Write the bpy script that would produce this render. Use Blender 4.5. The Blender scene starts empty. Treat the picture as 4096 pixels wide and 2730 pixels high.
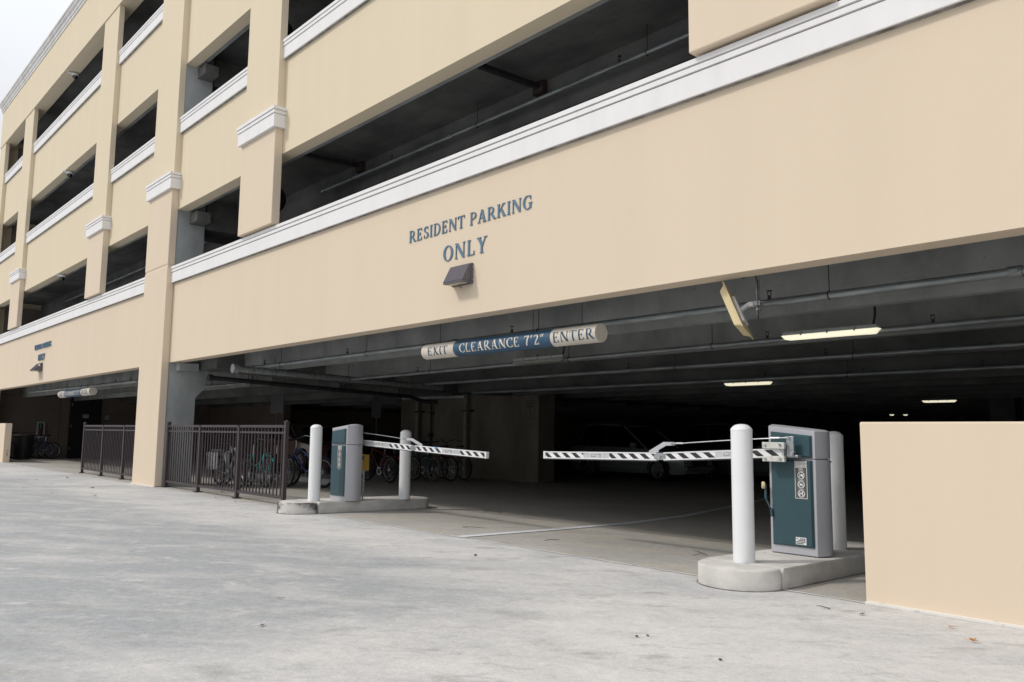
import bpy, bmesh, math, random
from mathutils import Vector, Matrix
random.seed(7)
scene = bpy.context.scene
COL = scene.collection
R_ = math.radians

# ---------------------------------------------------------------- camera
cam_d = bpy.data.cameras.new("camera"); cam = bpy.data.objects.new("camera", cam_d); COL.objects.link(cam)
RT = (0.6748324029389874, -0.07671566289091772, -0.7339727072656034,
      0.7378875033407421, 0.08510696302790628, 0.6695362852435507,
      0.011102268108764428, -0.9934140687102099, 0.11404046532467083)
cam.matrix_world = Matrix(((RT[0], -RT[1], -RT[2], 0), (RT[3], -RT[4], -RT[5], 0), (RT[6], -RT[7], -RT[8], 1.2), (0, 0, 0, 1)))
cam_d.sensor_width = 36; cam_d.lens = 3213.845 / 4096 * 36; cam_d.clip_end = 2000; cam_d.clip_start = 0.05
scene.camera = cam

# ---------------------------------------------------------------- world, sun, exposure
world = bpy.data.worlds.new("World"); scene.world = world; world.use_nodes = True
nt = world.node_tree; N = nt.nodes; L = nt.links
bg = N["Background"]; bg.inputs[1].default_value = 0.15
sky = N.new("ShaderNodeTexSky"); sky.sky_type = 'NISHITA'; sky.sun_disc = False
SUN = Vector((-0.110, -0.174, 0.201)).normalized()
sky.sun_elevation = math.asin(SUN.z); sky.sun_rotation = math.atan2(SUN.x, SUN.y)
sky.air_density = 1.0; sky.dust_density = 3.0
tc = N.new("ShaderNodeTexCoord"); ns = N.new("ShaderNodeTexNoise"); ns.inputs["Scale"].default_value = 2.2; ns.inputs["Detail"].default_value = 5
rmp = N.new("ShaderNodeValToRGB"); rmp.color_ramp.elements[0].position = 0.3; rmp.color_ramp.elements[0].color = (6.3, 6.45, 6.7, 1)
rmp.color_ramp.elements[1].position = 0.75; rmp.color_ramp.elements[1].color = (7.2, 7.3, 7.45, 1)
mixw = N.new("ShaderNodeMix"); mixw.data_type = 'RGBA'; mixw.inputs[0].default_value = 0.95
L.new(tc.outputs["Generated"], ns.inputs["Vector"]); L.new(ns.outputs["Fac"], rmp.inputs[0])
L.new(sky.outputs[0], mixw.inputs[6]); L.new(rmp.outputs[0], mixw.inputs[7])
# overcast dims towards the horizon; darkened further low down for an unseen tree line
spx = N.new("ShaderNodeSeparateXYZ"); L.new(tc.outputs["Generated"], spx.inputs[0])
hz_ = N.new("ShaderNodeValToRGB"); hz_.color_ramp.elements[0].position = 0.0; hz_.color_ramp.elements[0].color = (.30, .30, .30, 1)
hz_.color_ramp.elements[1].position = 0.5; hz_.color_ramp.elements[1].color = (1.12, 1.12, 1.12, 1)
e_ = hz_.color_ramp.elements.new(0.16); e_.color = (.62, .62, .62, 1)
mul = N.new("ShaderNodeMix"); mul.data_type = 'RGBA'; mul.blend_type = 'MULTIPLY'; mul.inputs[0].default_value = 1.0
L.new(spx.outputs[2], hz_.inputs[0]); L.new(mixw.outputs[2], mul.inputs[6]); L.new(hz_.outputs[0], mul.inputs[7]); L.new(mul.outputs[2], bg.inputs[0])
sun_d = bpy.data.lights.new("sun", 'SUN'); sun_d.energy = 1.7; sun_d.angle = R_(7); sun_d.color = (1.0, 0.94, 0.86)
sun = bpy.data.objects.new("sun", sun_d); COL.objects.link(sun); sun.location = SUN * 40
sun.rotation_euler = (-SUN).to_track_quat('-Z', 'Y').to_euler()
scene.view_settings.view_transform = 'Standard'; scene.view_settings.look = 'None'
scene.view_settings.exposure = 0.0; scene.view_settings.gamma = 1.0
scene.cycles.max_bounces = 6; scene.cycles.diffuse_bounces = 4; scene.cycles.use_denoising = True

# ---------------------------------------------------------------- materials
def mk(name, c1, c2=None, scale=3.0, rough=0.7, bump=0.0, bscale=60.0, stretch=(1, 1, 1), metal=0.0, lo=0.35, hi=0.65,
       spots=None, spec=0.5, detail=6):
    m = bpy.data.materials.new(name); m.use_nodes = True
    n = m.node_tree.nodes; l = m.node_tree.links; b = n["Principled BSDF"]
    b.inputs["Roughness"].default_value = rough; b.inputs["Metallic"].default_value = metal
    b.inputs["Specular IOR Level"].default_value = spec
    t = n.new("ShaderNodeTexCoord"); mp = n.new("ShaderNodeMapping"); mp.inputs["Scale"].default_value = stretch
    l.new(t.outputs["Object"], mp.inputs[0])
    if c2 is None: c2 = tuple(x * 0.85 for x in c1)
    nz = n.new("ShaderNodeTexNoise"); nz.inputs["Scale"].default_value = scale; nz.inputs["Detail"].default_value = detail
    nz.inputs["Roughness"].default_value = 0.6
    r = n.new("ShaderNodeValToRGB"); r.color_ramp.elements[0].position = lo; r.color_ramp.elements[1].position = hi
    r.color_ramp.elements[0].color = (*c2, 1); r.color_ramp.elements[1].color = (*c1, 1)
    l.new(mp.outputs[0], nz.inputs["Vector"]); l.new(nz.outputs["Fac"], r.inputs[0])
    out = r.outputs[0]
    if spots:   # (scale, threshold, colour)
        s = n.new("ShaderNodeTexNoise"); s.inputs["Scale"].default_value = spots[0]; s.inputs["Detail"].default_value = 3
        l.new(t.outputs["Object"], s.inputs["Vector"])
        rr = n.new("ShaderNodeValToRGB"); rr.color_ramp.elements[0].position = spots[1]; rr.color_ramp.elements[1].position = spots[1] + 0.06
        rr.color_ramp.elements[0].color = (0, 0, 0, 1); rr.color_ramp.elements[1].color = (1, 1, 1, 1)
        mx = n.new("ShaderNodeMix"); mx.data_type = 'RGBA'
        l.new(s.outputs["Fac"], rr.inputs[0]); l.new(rr.outputs[0], mx.inputs[0]); l.new(out, mx.inputs[6])
        mx.inputs[7].default_value = (*spots[2], 1); out = mx.outputs[2]
    l.new(out, b.inputs["Base Color"])
    if bump:
        bn = n.new("ShaderNodeTexNoise"); bn.inputs["Scale"].default_value = bscale; bn.inputs["Detail"].default_value = 4
        l.new(t.outputs["Object"], bn.inputs["Vector"])
        bb = n.new("ShaderNodeBump"); bb.inputs["Strength"].default_value = bump; bb.inputs["Distance"].default_value = 0.01
        l.new(bn.outputs["Fac"], bb.inputs["Height"]); l.new(bb.outputs[0], b.inputs["Normal"])
    return m

def emit(name, c, s):
    m = mk(name, c, c); b = m.node_tree.nodes["Principled BSDF"]
    b.inputs["Emission Color"].default_value = (*c, 1); b.inputs["Emission Strength"].default_value = s
    return m

STUCCO = mk("stucco", (.705, .595, .465), (.682, .575, .447), 1.1, .85, .14, 160, (1.6, 1.6, .16), lo=.3, hi=.7, spec=.2)
STUCCO_HI = mk("stucco_upper", (.705, .612, .458), (.682, .592, .442), 1.1, .85, .14, 160, (1.8, 1.8, .16), lo=.3, hi=.7, spec=.2)
TRIM = mk("white_stucco", (.79, .785, .79), (.74, .735, .735), 1.5, .8, .18, 140, (2.5, 1, .5), lo=.25, hi=.6, spots=(24, .74, (.50, .49, .46)), spec=.2)
DARK_STRIP = mk("dark_strip", (.36, .35, .34), (.14, .135, .13), 6, .9)  # ledge grooves, the painted shade line under ledges, strips at island feet
CORNICE = mk("cornice_white", (.70, .69, .68), (.56, .55, .545), 2.0, .8, .1, 120, (2, 1, 1), lo=.35, hi=.6)
CORE = mk("column_concrete", (.42, .445, .45), (.30, .32, .325), 1.6, .85, .35, 60, (1, 1, .7), spots=(30, .72, (.14, .14, .14)), spec=.3)
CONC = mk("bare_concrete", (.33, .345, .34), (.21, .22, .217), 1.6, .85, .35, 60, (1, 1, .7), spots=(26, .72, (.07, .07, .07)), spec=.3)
CONC_IN = mk("shade_toned_concrete", (.18, .182, .177), (.10, .103, .102), 1.4, .9, .35, 45, (.6, 1, 1), spots=(22, .69, (.02, .02, .02)), spec=.2)  # darker copy of bare concrete; deep interior shade put into its colour
CONC_WALL = mk("tan_concrete_wall", (.27, .24, .19), (.17, .152, .12), 1.2, .9, .2, 40, (1, 1, .5), spec=.2)
BROWN_WALL = mk("brown_wall_paint", (.22, .180, .155), (.18, .148, .127), 1.2, .9, .1, 60, spec=.2)
KERB = mk("kerb_concrete", (.64, .62, .59), (.47, .46, .44), 3.2, .9, .3, 70, (1, 1, 1.6), spots=(7, .68, (.36, .36, .355)), spec=.2)
KERB_D = mk("scuffed_kerb_concrete", (.56, .545, .52), (.075, .075, .075), 1.9, .9, .3, 70, (1, 1, 2.2), lo=.46, hi=.58, spec=.2)
GALV = mk("galvanised_pipe", (.36, .39, .40), (.20, .225, .23), 5, .45, .1, 60, (.5, 3, 3), metal=.5)
DARKPIPE = mk("black_pipe", (.03, .033, .035), (.015, .016, .018), 6, .5)
RUST = mk("rusty_iron", (.06, .035, .028), (.025, .018, .016), 20, .8)
WHITE = mk("white_plastic", (.80, .815, .825), (.77, .785, .80), 2.0, .42, .02, 40, spots=(30, .735, (.45, .46, .46)))
GREYP = mk("silver_grey_powder_coat", (.45, .455, .49), (.42, .425, .46), 260, .5, .05, 500, spec=.4)
GREEN = mk("dark_teal_panel", (.036, .083, .100), (.032, .075, .090), 5, .42, .05, 400, spots=(38, .735, (.13, .17, .18)), spec=.4)
ALU = mk("aluminium", (.62, .63, .66), (.50, .51, .54), 8, .4, metal=.35)
STEEL = mk("zinc_plated_steel", (.50, .52, .54), (.32, .34, .36), 20, .35, metal=.6)
BLACKT = mk("black_tape", (.018, .018, .020), (.030, .030, .032), 40, .5)
WHITET = mk("white_tape", (.82, .82, .83), (.72, .72, .73), 10, .5)
BRONZE = mk("bronze_powder_coat", (.062, .047, .052), (.052, .040, .045), 12, .45, .05, 200, spec=.4)
NAVY = mk("navy_paint", (.030, .090, .165), (.026, .075, .140), 4, .5, spots=(60, .70, (.60, .58, .54)))
LETTER = mk("slate_blue_letter", (.095, .180, .265), (.085, .165, .245), 6, .55)
SIGNB = mk("navy_lettering", (.035, .080, .135), (.03, .07, .12), 5, .5)
SIGNC = mk("cream_sign_paint", (.66, .61, .54), (.60, .55, .48), 6, .55, spots=(50, .72, (.40, .36, .30)))
SIGNW = mk("cream_lettering", (.75, .70, .62), (.68, .63, .55), 20, .6)
LAMPB = mk("bronze_lamp_housing", (.115, .105, .13), (.10, .09, .112), 30, .45, spec=.5)
LAMPGLASS = mk("lamp_lens", (.55, .53, .42), (.30, .28, .20), 40, .3)
ANT = mk("cream_plastic", (.72, .60, .36), (.67, .56, .33), 4, .5)
BLACK = mk("black_paint", (.012, .012, .013), (.018, .018, .019), 12, .5)
RUBBER = mk("tyre_rubber", (.020, .020, .021), (.012, .012, .013), 20, .85)
TANR = mk("tan_tyre", (.12, .075, .04), None, 20, .8)
CHROME = mk("polished_metal", (.62, .63, .65), (.5, .51, .53), 10, .22, metal=.9)
RIM = mk("rim_metal", (.50, .51, .52), (.40, .41, .42), 10, .35, metal=.5)
BLUEB = mk("blue_bike_paint", (.014, .055, .22), (.012, .045, .18), 4, .25, spec=.8)
TEALB = mk("turquoise_bike_paint", (.09, .62, .62), (.08, .54, .54), 4, .3)
TEALD = mk("dull_teal_paint", (.05, .20, .21), (.04, .16, .17), 4, .4)
SILVB = mk("silver_bike_paint", (.48, .52, .56), (.42, .46, .50), 4, .3, metal=.3)
REDB = mk("red_bike_paint", (.16, .014, .017), (.13, .012, .014), 4, .35)
REDL = mk("red_reflector", (.55, .02, .015), (.45, .015, .01), 4, .3)
ORANGE = mk("orange_reflector", (.7, .16, .02), None, 4, .3)
WHITEBAG = mk("white_pannier", (.78, .76, .76), (.7, .68, .68), 6, .6)
YELLOW = mk("yellow_box_paint", (.45, .27, .035), (.38, .23, .03), 8, .5)
LEAF = mk("dry_leaf", (.30, .15, .055), (.13, .065, .03), 60, .8)
LEAFO = mk("orange_leaf", (.55, .27, .08), (.42, .19, .06), 60, .8)
LEAFD = mk("brown_leaf", (.11, .065, .035), (.06, .04, .025), 60, .8)
TWIG = mk("twig_bark", (.07, .06, .05), (.04, .035, .03), 60, .9)
PEBBLE = mk("dark_grit", (.05, .06, .075), (.04, .045, .055), 60, .8)
LINE = mk("worn_white_paint", (.74, .76, .80), (.50, .51, .53), 25, .7, lo=.3, hi=.45)
BLUELINE = mk("blue_floor_paint", (.02, .15, .30), (.02, .12, .24), 12, .7)
JOINT = mk("joint_mortar", (.70, .68, .65), (.30, .29, .28), 9, .9, lo=.30, hi=.42)
CARBR = mk("brown_car_paint", (.20, .11, .09), (.17, .095, .08), 3, .18, spec=.9)
CARW = mk("white_car_paint", (.42, .45, .46), (.39, .42, .43), 3, .25, spec=.8)
CARG = mk("grey_car_paint", (.16, .19, .20), (.14, .17, .18), 3, .25, spec=.8)
GLASS = mk("dark_glass", (.010, .012, .013), (.012, .014, .015), 3, .06, spec=.9)
DOORM = mk("black_door_paint", (.012, .013, .014), (.015, .016, .017), 5, .5)
PVC = mk("painted_pvc", (.34, .31, .25), (.26, .24, .19), 9, .6)
STICK = mk("grey_brown_sticker", (.095, .105, .095), (.085, .085, .075), 12, .5)
GREENTAG = mk("green_tag", (.03, .30, .12), None, 8, .5)
REDX = mk("red_extinguisher", (.18, .015, .012), None, 8, .4)
CABW = mk("cabinet_white_enamel", (.40, .43, .43), (.36, .39, .39), 8, .5)
BLUETAPE = mk("blue_tape", (.05, .35, .75), None, 8, .5)
TUBE = emit("lit_tube_cover", (1.0, .93, .70), .85)
TUBE_OFF = mk("unlit_tube_cover", (.30, .30, .26), (.22, .22, .19), 9, .4)
MIRROR = mk("black_fan_plastic", (.014, .017, .021), (.02, .024, .03), 8, .4)

def driveway_mat(name, A, B, C, warm):
    m = bpy.data.materials.new(name); m.use_nodes = True
    n = m.node_tree.nodes; l = m.node_tree.links; b = n["Principled BSDF"]
    b.inputs["Roughness"].default_value = .88; b.inputs["Specular IOR Level"].default_value = .25
    t = n.new("ShaderNodeTexCoord")
    def noise(sc, det, stretch=(1, 1, 1), rot=0, dist=0):
        m0 = n.new("ShaderNodeMapping"); m0.inputs["Rotation"].default_value = (0, 0, rot); l.new(t.outputs["Object"], m0.inputs[0])
        mp = n.new("ShaderNodeMapping"); mp.inputs["Scale"].default_value = stretch
        l.new(m0.outputs[0], mp.inputs[0]); z = n.new("ShaderNodeTexNoise"); z.inputs["Scale"].default_value = sc
        z.inputs["Detail"].default_value = det; z.inputs["Roughness"].default_value = .70; z.inputs["Distortion"].default_value = dist
        l.new(mp.outputs[0], z.inputs["Vector"]); return z.outputs["Fac"]
    def ramp(src, p0, p1, c0=(0, 0, 0, 1), c1=(1, 1, 1, 1)):
        r = n.new("ShaderNodeValToRGB"); r.color_ramp.elements[0].position = p0; r.color_ramp.elements[1].position = p1
        r.color_ramp.elements[0].color = c0; r.color_ramp.elements[1].color = c1; l.new(src, r.inputs[0]); return r.outputs[0]
    def mix(f, a, bb, mode='MIX'):
        x = n.new("ShaderNodeMix"); x.data_type = 'RGBA'; x.blend_type = mode
        if isinstance(f, float): x.inputs[0].default_value = f
        else: l.new(f, x.inputs[0])
        for i, v in ((6, a), (7, bb)):
            if isinstance(v, tuple): x.inputs[i].default_value = (*v, 1)
            else: l.new(v, x.inputs[i])
        return x.outputs[2]
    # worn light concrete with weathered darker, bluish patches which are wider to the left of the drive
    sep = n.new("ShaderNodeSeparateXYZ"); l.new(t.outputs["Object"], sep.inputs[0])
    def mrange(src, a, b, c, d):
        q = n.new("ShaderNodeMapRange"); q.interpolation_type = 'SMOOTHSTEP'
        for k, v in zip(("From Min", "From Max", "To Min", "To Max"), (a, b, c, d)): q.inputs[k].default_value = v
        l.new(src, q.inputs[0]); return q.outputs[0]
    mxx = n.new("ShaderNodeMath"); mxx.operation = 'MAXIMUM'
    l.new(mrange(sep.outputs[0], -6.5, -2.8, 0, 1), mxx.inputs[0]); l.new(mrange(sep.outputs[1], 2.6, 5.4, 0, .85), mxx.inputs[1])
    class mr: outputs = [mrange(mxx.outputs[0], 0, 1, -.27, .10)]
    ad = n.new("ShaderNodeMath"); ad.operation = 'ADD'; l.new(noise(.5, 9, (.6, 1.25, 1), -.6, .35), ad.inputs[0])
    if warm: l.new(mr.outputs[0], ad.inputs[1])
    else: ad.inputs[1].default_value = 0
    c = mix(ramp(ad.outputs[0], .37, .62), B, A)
    c = mix(ramp(noise(1.5, 10, (.6, 1.4, 1), -.55, .5), .45, .70), c, C)
    c = mix(ramp(noise(4.5, 9, (.5, 1.6, 1), -.6, .6), .58, .80), c, tuple(x * .90 for x in B))
    c = mix(ramp(noise(2.6, 12, (.7, 1.3, 1), -.7, .2), .54, .70), c, (.34, .34, .335))
    c = mix(ramp(noise(3.1, 12, (.8, 1.2, 1), -.5, .3), .56, .74), c, A)
    c = mix(.40, c, ramp(noise(75, 8), .25, .75, (.25, .25, .25, 1), (.78, .78, .78, 1)), 'OVERLAY')
    c = mix(.35, c, ramp(noise(14, 9), .3, .7, (.33, .33, .33, 1), (.66, .66, .66, 1)), 'OVERLAY')
    c = mix(ramp(noise(38, 2), .73, .76), c, (.13, .13, .13))
    l.new(c, b.inputs["Base Color"])
    bb = n.new("ShaderNodeBump"); bb.inputs["Strength"].default_value = .35; bb.inputs["Distance"].default_value = .008
    l.new(noise(120, 6), bb.inputs["Height"]); l.new(bb.outputs[0], b.inputs["Normal"])
    return m
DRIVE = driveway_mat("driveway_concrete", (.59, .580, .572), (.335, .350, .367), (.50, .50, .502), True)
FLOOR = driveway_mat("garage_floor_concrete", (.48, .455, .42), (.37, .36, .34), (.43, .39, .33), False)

# ---------------------------------------------------------------- mesh helpers
class MB:
    def __init__(s): s.b = bmesh.new()
    def quad(s, *ps):
        s.b.faces.new([s.b.verts.new(p) for p in ps]); return s
    def box(s, x0, x1, y0, y1, z0, z1):
        x0, x1 = min(x0, x1), max(x0, x1); y0, y1 = min(y0, y1), max(y0, y1); z0, z1 = min(z0, z1), max(z0, z1)
        v = [s.b.verts.new((x, y, z)) for z in (z0, z1) for y in (y0, y1) for x in (x0, x1)]
        for f in ((0, 2, 3, 1), (4, 5, 7, 6), (0, 1, 5, 4), (2, 6, 7, 3), (0, 4, 6, 2), (1, 3, 7, 5)): s.b.faces.new([v[i] for i in f])
        return s
    def hexa(s, P):      # 8 points: bottom 4 ccw, top 4 ccw
        v = [s.b.verts.new(p) for p in P]
        for f in ((3, 2, 1, 0), (4, 5, 6, 7), (0, 1, 5, 4), (1, 2, 6, 5), (2, 3, 7, 6), (3, 0, 4, 7)): s.b.faces.new([v[i] for i in f])
        return s
    def tube(s, pts, r, seg=10, closed=False, caps=True):
        pts = [Vector(p) for p in pts]; n = len(pts); rings = []
        rr = r if isinstance(r, (list, tuple)) else [r] * n
        up = None
        for i, p in enumerate(pts):
            if closed: d = pts[(i + 1) % n] - pts[i - 1]
            else: d = pts[min(i + 1, n - 1)] - pts[max(i - 1, 0)]
            d.normalize()
            if up is None:
                up = Vector((0, 0, 1)) if abs(d.z) < .9 else Vector((1, 0, 0))
            a = d.cross(up)
            if a.length < 1e-4: a = d.cross(Vector((0, 1, 0)))
            a.normalize(); bq = a.cross(d).normalized(); up = bq
            rings.append([s.b.verts.new(p + (a * math.cos(2 * math.pi * k / seg) + bq * math.sin(2 * math.pi * k / seg)) * rr[i]) for k in range(seg)])
        m = n if closed else n - 1
        for i in range(m):
            A, B = rings[i], rings[(i + 1) % n]
            for k in range(seg): s.b.faces.new([A[k], A[(k + 1) % seg], B[(k + 1) % seg], B[k]])
        if caps and not closed: s.b.faces.new(rings[0][::-1]); s.b.faces.new(rings[-1])
        return s
    def cyl(s, p0, p1, r, seg=16): return s.tube([p0, p1], r, seg)
    def ext(s, poly, axis, a, b):   # extrude a 2D polygon; axis 'x': (y,z) 'y': (x,z) 'z': (x,y)
        def P(q, t): return (t, q[0], q[1]) if axis == 'x' else (q[0], t, q[1]) if axis == 'y' else (q[0], q[1], t)
        A = [s.b.verts.new(P(q, a)) for q in poly]; B = [s.b.verts.new(P(q, b)) for q in poly]; n = len(poly)
        s.b.faces.new(A[::-1]); s.b.faces.new(B)
        for i in range(n): s.b.faces.new([A[i], A[(i + 1) % n], B[(i + 1) % n], B[i]])
        return s
    def lathe(s, prof, c=(0, 0, 0), seg=32):   # (r,z) list round a vertical axis
        rings = []
        for r, z in prof:
            if r < 1e-5: rings.append([s.b.verts.new((c[0], c[1], c[2] + z))])
            else: rings.append([s.b.verts.new((c[0] + r * math.cos(2 * math.pi * k / seg), c[1] + r * math.sin(2 * math.pi * k / seg), c[2] + z)) for k in range(seg)])
        for A, B in zip(rings, rings[1:]):
            for k in range(seg):
                k2 = (k + 1) % seg
                if len(A) == 1: s.b.faces.new([A[0], B[k], B[k2]])
                elif len(B) == 1: s.b.faces.new([A[k], A[k2], B[0]])
                else: s.b.faces.new([A[k], A[k2], B[k2], B[k]])
        return s
    def xf(s, M):
        bmesh.ops.transform(s.b, matrix=M, verts=s.b.verts[:]); return s
    def build(s, name, mat, parent=None, smooth=False, bev=0, label=None):
        bmesh.ops.recalc_face_normals(s.b, faces=s.b.faces[:])
        me = bpy.data.meshes.new(name); s.b.to_mesh(me); s.b.free()
        for m in (mat if isinstance(mat, (list, tuple)) else [mat]): me.materials.append(m)
        if smooth:
            for p in me.polygons: p.use_smooth = True
            try: me.set_sharp_from_angle(angle=R_(38))
            except Exception: pass
        o = bpy.data.objects.new(name, me); COL.objects.link(o)
        if parent: o.parent = parent
        if bev:
            md = o.modifiers.new("bevel", 'BEVEL'); md.width = bev; md.segments = 2; md.limit_method = 'ANGLE'; md.angle_limit = R_(40)
            md.harden_normals = False
        if label: o["label"] = label
        return o

def thing(name, label, cat, loc=(0, 0, 0), rz=0, group=None):
    o = bpy.data.objects.new(name, None); COL.objects.link(o); o.location = loc; o.rotation_euler = (0, 0, rz)
    o.empty_display_size = .1
    o["label"] = label; o["category"] = cat
    if group: o["group"] = group
    return o
def tag(o, label, cat, group=None):
    o["label"] = label; o["category"] = cat
    if group: o["group"] = group
    return o
def struct(o): o["kind"] = "structure"; return o
def copy_tree(o, parent=None):
    c = o.copy(); COL.objects.link(c)
    if parent: c.parent = parent
    for ch in list(o.children): copy_tree(ch, c)
    return c
def fz(y, sl=.015): return -sl * (y - 6) if y > 6 else 0.0   # floor height: the garage floor falls gently inwards

# ---------------------------------------------------------------- lettering
S_, T_, F_ = .135, .055, .07   # stem, hairline, serif reach
def _rect(x0, x1, z0, z1): return [(x0, z0), (x1, z0), (x1, z1), (x0, z1)]
def _serif(x0, x1, z, up, f=F_):
    h = .045
    if up: return [_rect(x0 - f, x1 + f, z, z + h), [(x0 - f * .4, z + h), (x1 + f * .4, z + h), (x1, z + h + .05), (x0, z + h + .05)]]
    return [_rect(x0 - f, x1 + f, z - h, z), [(x0, z - h - .05), (x1, z - h - .05), (x1 + f * .4, z - h), (x0 - f * .4, z - h)]]
def _stem(x, w=S_, z0=0, z1=1, b=True, t=True):
    q = [_rect(x, x + w, z0, z1)]
    if b: q += _serif(x, x + w, z0, True)
    if t: q += _serif(x, x + w, z1, False)
    return q
def _arc(cx, cz, rx, rz, a0, a1, s=S_, t=T_, n=14):
    q = []
    for i in range(n):
        A = R_(a0 + (a1 - a0) * i / n); B = R_(a0 + (a1 - a0) * (i + 1) / n)
        O = lambda a: (cx + rx * math.cos(a), cz + rz * math.sin(a)); I = lambda a: (cx + (rx - s) * math.cos(a), cz + (rz - t) * math.sin(a))
        q.append([O(A), O(B), I(B), I(A)])
    return q
def _diag(x0, z0, x1, z1, w): return [[(x0, z0), (x0 + w, z0), (x1 + w, z1), (x1, z1)]]
def glyph(c):
    if c == 'I': return _stem(.09), .35
    if c == 'E': return _stem(.09) + [_rect(.09, .60, 0, T_), _rect(.09, .58, 1 - T_, 1), _rect(.2, .47, .48, .48 + T_), _rect(.555, .60, 0, .24), _rect(.535, .58, .78, 1), _rect(.43, .47, .38, .64)], .70
    if c == 'L': return _stem(.09) + [_rect(.09, .60, 0, T_), _rect(.555, .60, 0, .26)], .68
    if c == 'T': return _stem(.29, t=False) + [_rect(.02, .73, 1 - T_, 1), _rect(.02, .065, .76, 1), _rect(.685, .73, .76, 1)], .75
    if c == 'D': return _stem(.09) + [_rect(.2, .36, 0, T_), _rect(.2, .36, 1 - T_, 1)] + _arc(.36, .5, .42, .5, -90, 90), .86
    if c == 'P': return _stem(.09) + [_rect(.2, .36, .44, .44 + T_), _rect(.2, .36, 1 - T_, 1)] + _arc(.36, .72, .31, .28, -90, 90, .15), .72
    if c == 'R': return _stem(.09) + [_rect(.2, .36, .46, .46 + T_), _rect(.2, .36, 1 - T_, 1)] + _arc(.36, .73, .29, .27, -90, 90, .15) + _diag(.62, 0, .30, .48, .20) + [_rect(.60, .88, 0, .045)], .86
    if c == 'B': return _stem(.09) + [_rect(.2, .36, 0, T_), _rect(.2, .36, .48, .54), _rect(.2, .36, 1 - T_, 1)] + _arc(.36, .75, .27, .25, -90, 90, .14) + _arc(.36, .27, .31, .27, -90, 90, .15), .74
    if c == 'O': return _arc(.45, .5, .42, .52, 0, 360, .17, T_, 30), .90
    if c == 'C': return _arc(.45, .5, .42, .52, 45, 315, .17, T_, 24) + [_rect(.70, .745, .68, .98), _rect(.70, .745, .02, .30)], .80
    if c == 'G': return _arc(.45, .5, .42, .52, 45, 305, .17, T_, 24) + [_rect(.70, .745, .68, .98)] + [_rect(.62, .78, .05, .45), _rect(.52, .86, .42, .465)], .90
    if c == 'N': return _stem(.10, .06, b=True) + _diag(.66, 0, .07, 1, .20) + _stem(.74, .06, t=True, b=False), .92
    if c == 'A': return _diag(.10, 0, .38, 1, .06) + _diag(.62, 0, .34, 1, .19) + [_rect(.22, .64, .32, .32 + T_), _rect(0, .28, 0, .045), _rect(.52, .90, 0, .045)], .90
    if c == 'V': return _diag(.36, 0, .08, 1, .19) + _diag(.42, 0, .68, 1, .06) + [_rect(0, .36, .955, 1), _rect(.58, .86, .955, 1)], .86
    if c == 'Y': return _stem(.33, z1=.5, t=False) + _diag(.33, .46, .06, 1, .19) + _diag(.42, .46, .66, 1, .06) + [_rect(0, .34, .955, 1), _rect(.56, .82, .955, 1)], .82
    if c == 'X': return _diag(.60, 0, .06, 1, .19) + _diag(.08, 0, .62, 1, .06) + [_rect(0, .33, .955, 1), _rect(.52, .80, .955, 1), _rect(0, .26, 0, .045), _rect(.52, .86, 0, .045)], .86
    if c == 'K': return _stem(.09) + _diag(.2, .42, .60, 1, .07) + _diag(.62, 0, .33, .58, .20) + [_rect(.50, .78, .955, 1), _rect(.58, .88, 0, .045)], .88
    if c == 'S': return _arc(.34, .74, .27, .26, 60, 270, .15, T_, 12) + _arc(.34, .27, .29, .27, -120, 90, .16, T_, 12) + [_rect(.50, .545, .72, .98), _rect(.10, .145, .02, .30)], .68
    if c == 'M': return _stem(.10, .06) + _diag(.46, 0, .08, 1, .18) + _diag(.52, 0, .82, 1, .06) + _stem(.84, .17), 1.10
    if c == '7': return _diag(.20, 0, .50, .95, .15) + [_rect(.06, .64, .90, 1), _rect(.06, .10, .74, 1)], .68
    if c == '2': return _arc(.32, .72, .28, .28, -20, 160, .15, T_, 12) + _diag(.05, .05, .44, .62, .14) + [_rect(.05, .62, 0, .10), _rect(.58, .62, 0, .24)], .68
    if c == '5': return _arc(.30, .33, .30, .33, -130, 120, .16, T_, 16) + [_rect(.12, .56, .90, 1), _rect(.12, .18, .55, 1)], .66
    if c == "'": return [[(.08, 1), (.22, 1), (.14, .70), (.08, .70)]], .26
    if c == '"': return [[(.08, 1), (.20, 1), (.14, .70), (.08, .70)], [(.28, 1), (.40, 1), (.34, .70), (.28, .70)]], .46
    return [], .36
def _bands(poly, step):
    def cl(p, zc, up):
        o = []
        for i in range(len(p)):
            a, b = p[i], p[(i + 1) % len(p)]; ia, ib = (a[1] - zc) * up >= -1e-9, (b[1] - zc) * up >= -1e-9
            if ia: o.append(a)
            if ia != ib: t = (zc - a[1]) / (b[1] - a[1]); o.append((a[0] + (b[0] - a[0]) * t, zc))
        return o
    lo = min(p[1] for p in poly); hi = max(p[1] for p in poly); out = []; k = math.floor(lo / step)
    while k * step < hi:
        q = cl(cl(poly, max(lo, k * step), 1), min(hi, (k + 1) * step), -1)
        if len(q) >= 3: out.append(q)
        k += 1
    return out
def words(parent, mat, text, width, height, place, depth, gap=.07, bands=0):
    """each word of the line becomes a lettering part of its own"""
    tot = sum(glyph(c)[1] + gap for c in text) - gap; k = width / tot; x = 0
    for wd in text.split(' '):
        w = sum(glyph(c)[1] + gap for c in wd) - gap
        letters(MB(), wd, w * k, height, lambda s, t, d, x=x: place(x * k + s, t, d), depth, gap, bands).build("lettering", mat, parent)
        x += w + gap + glyph(' ')[1] + gap
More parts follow.
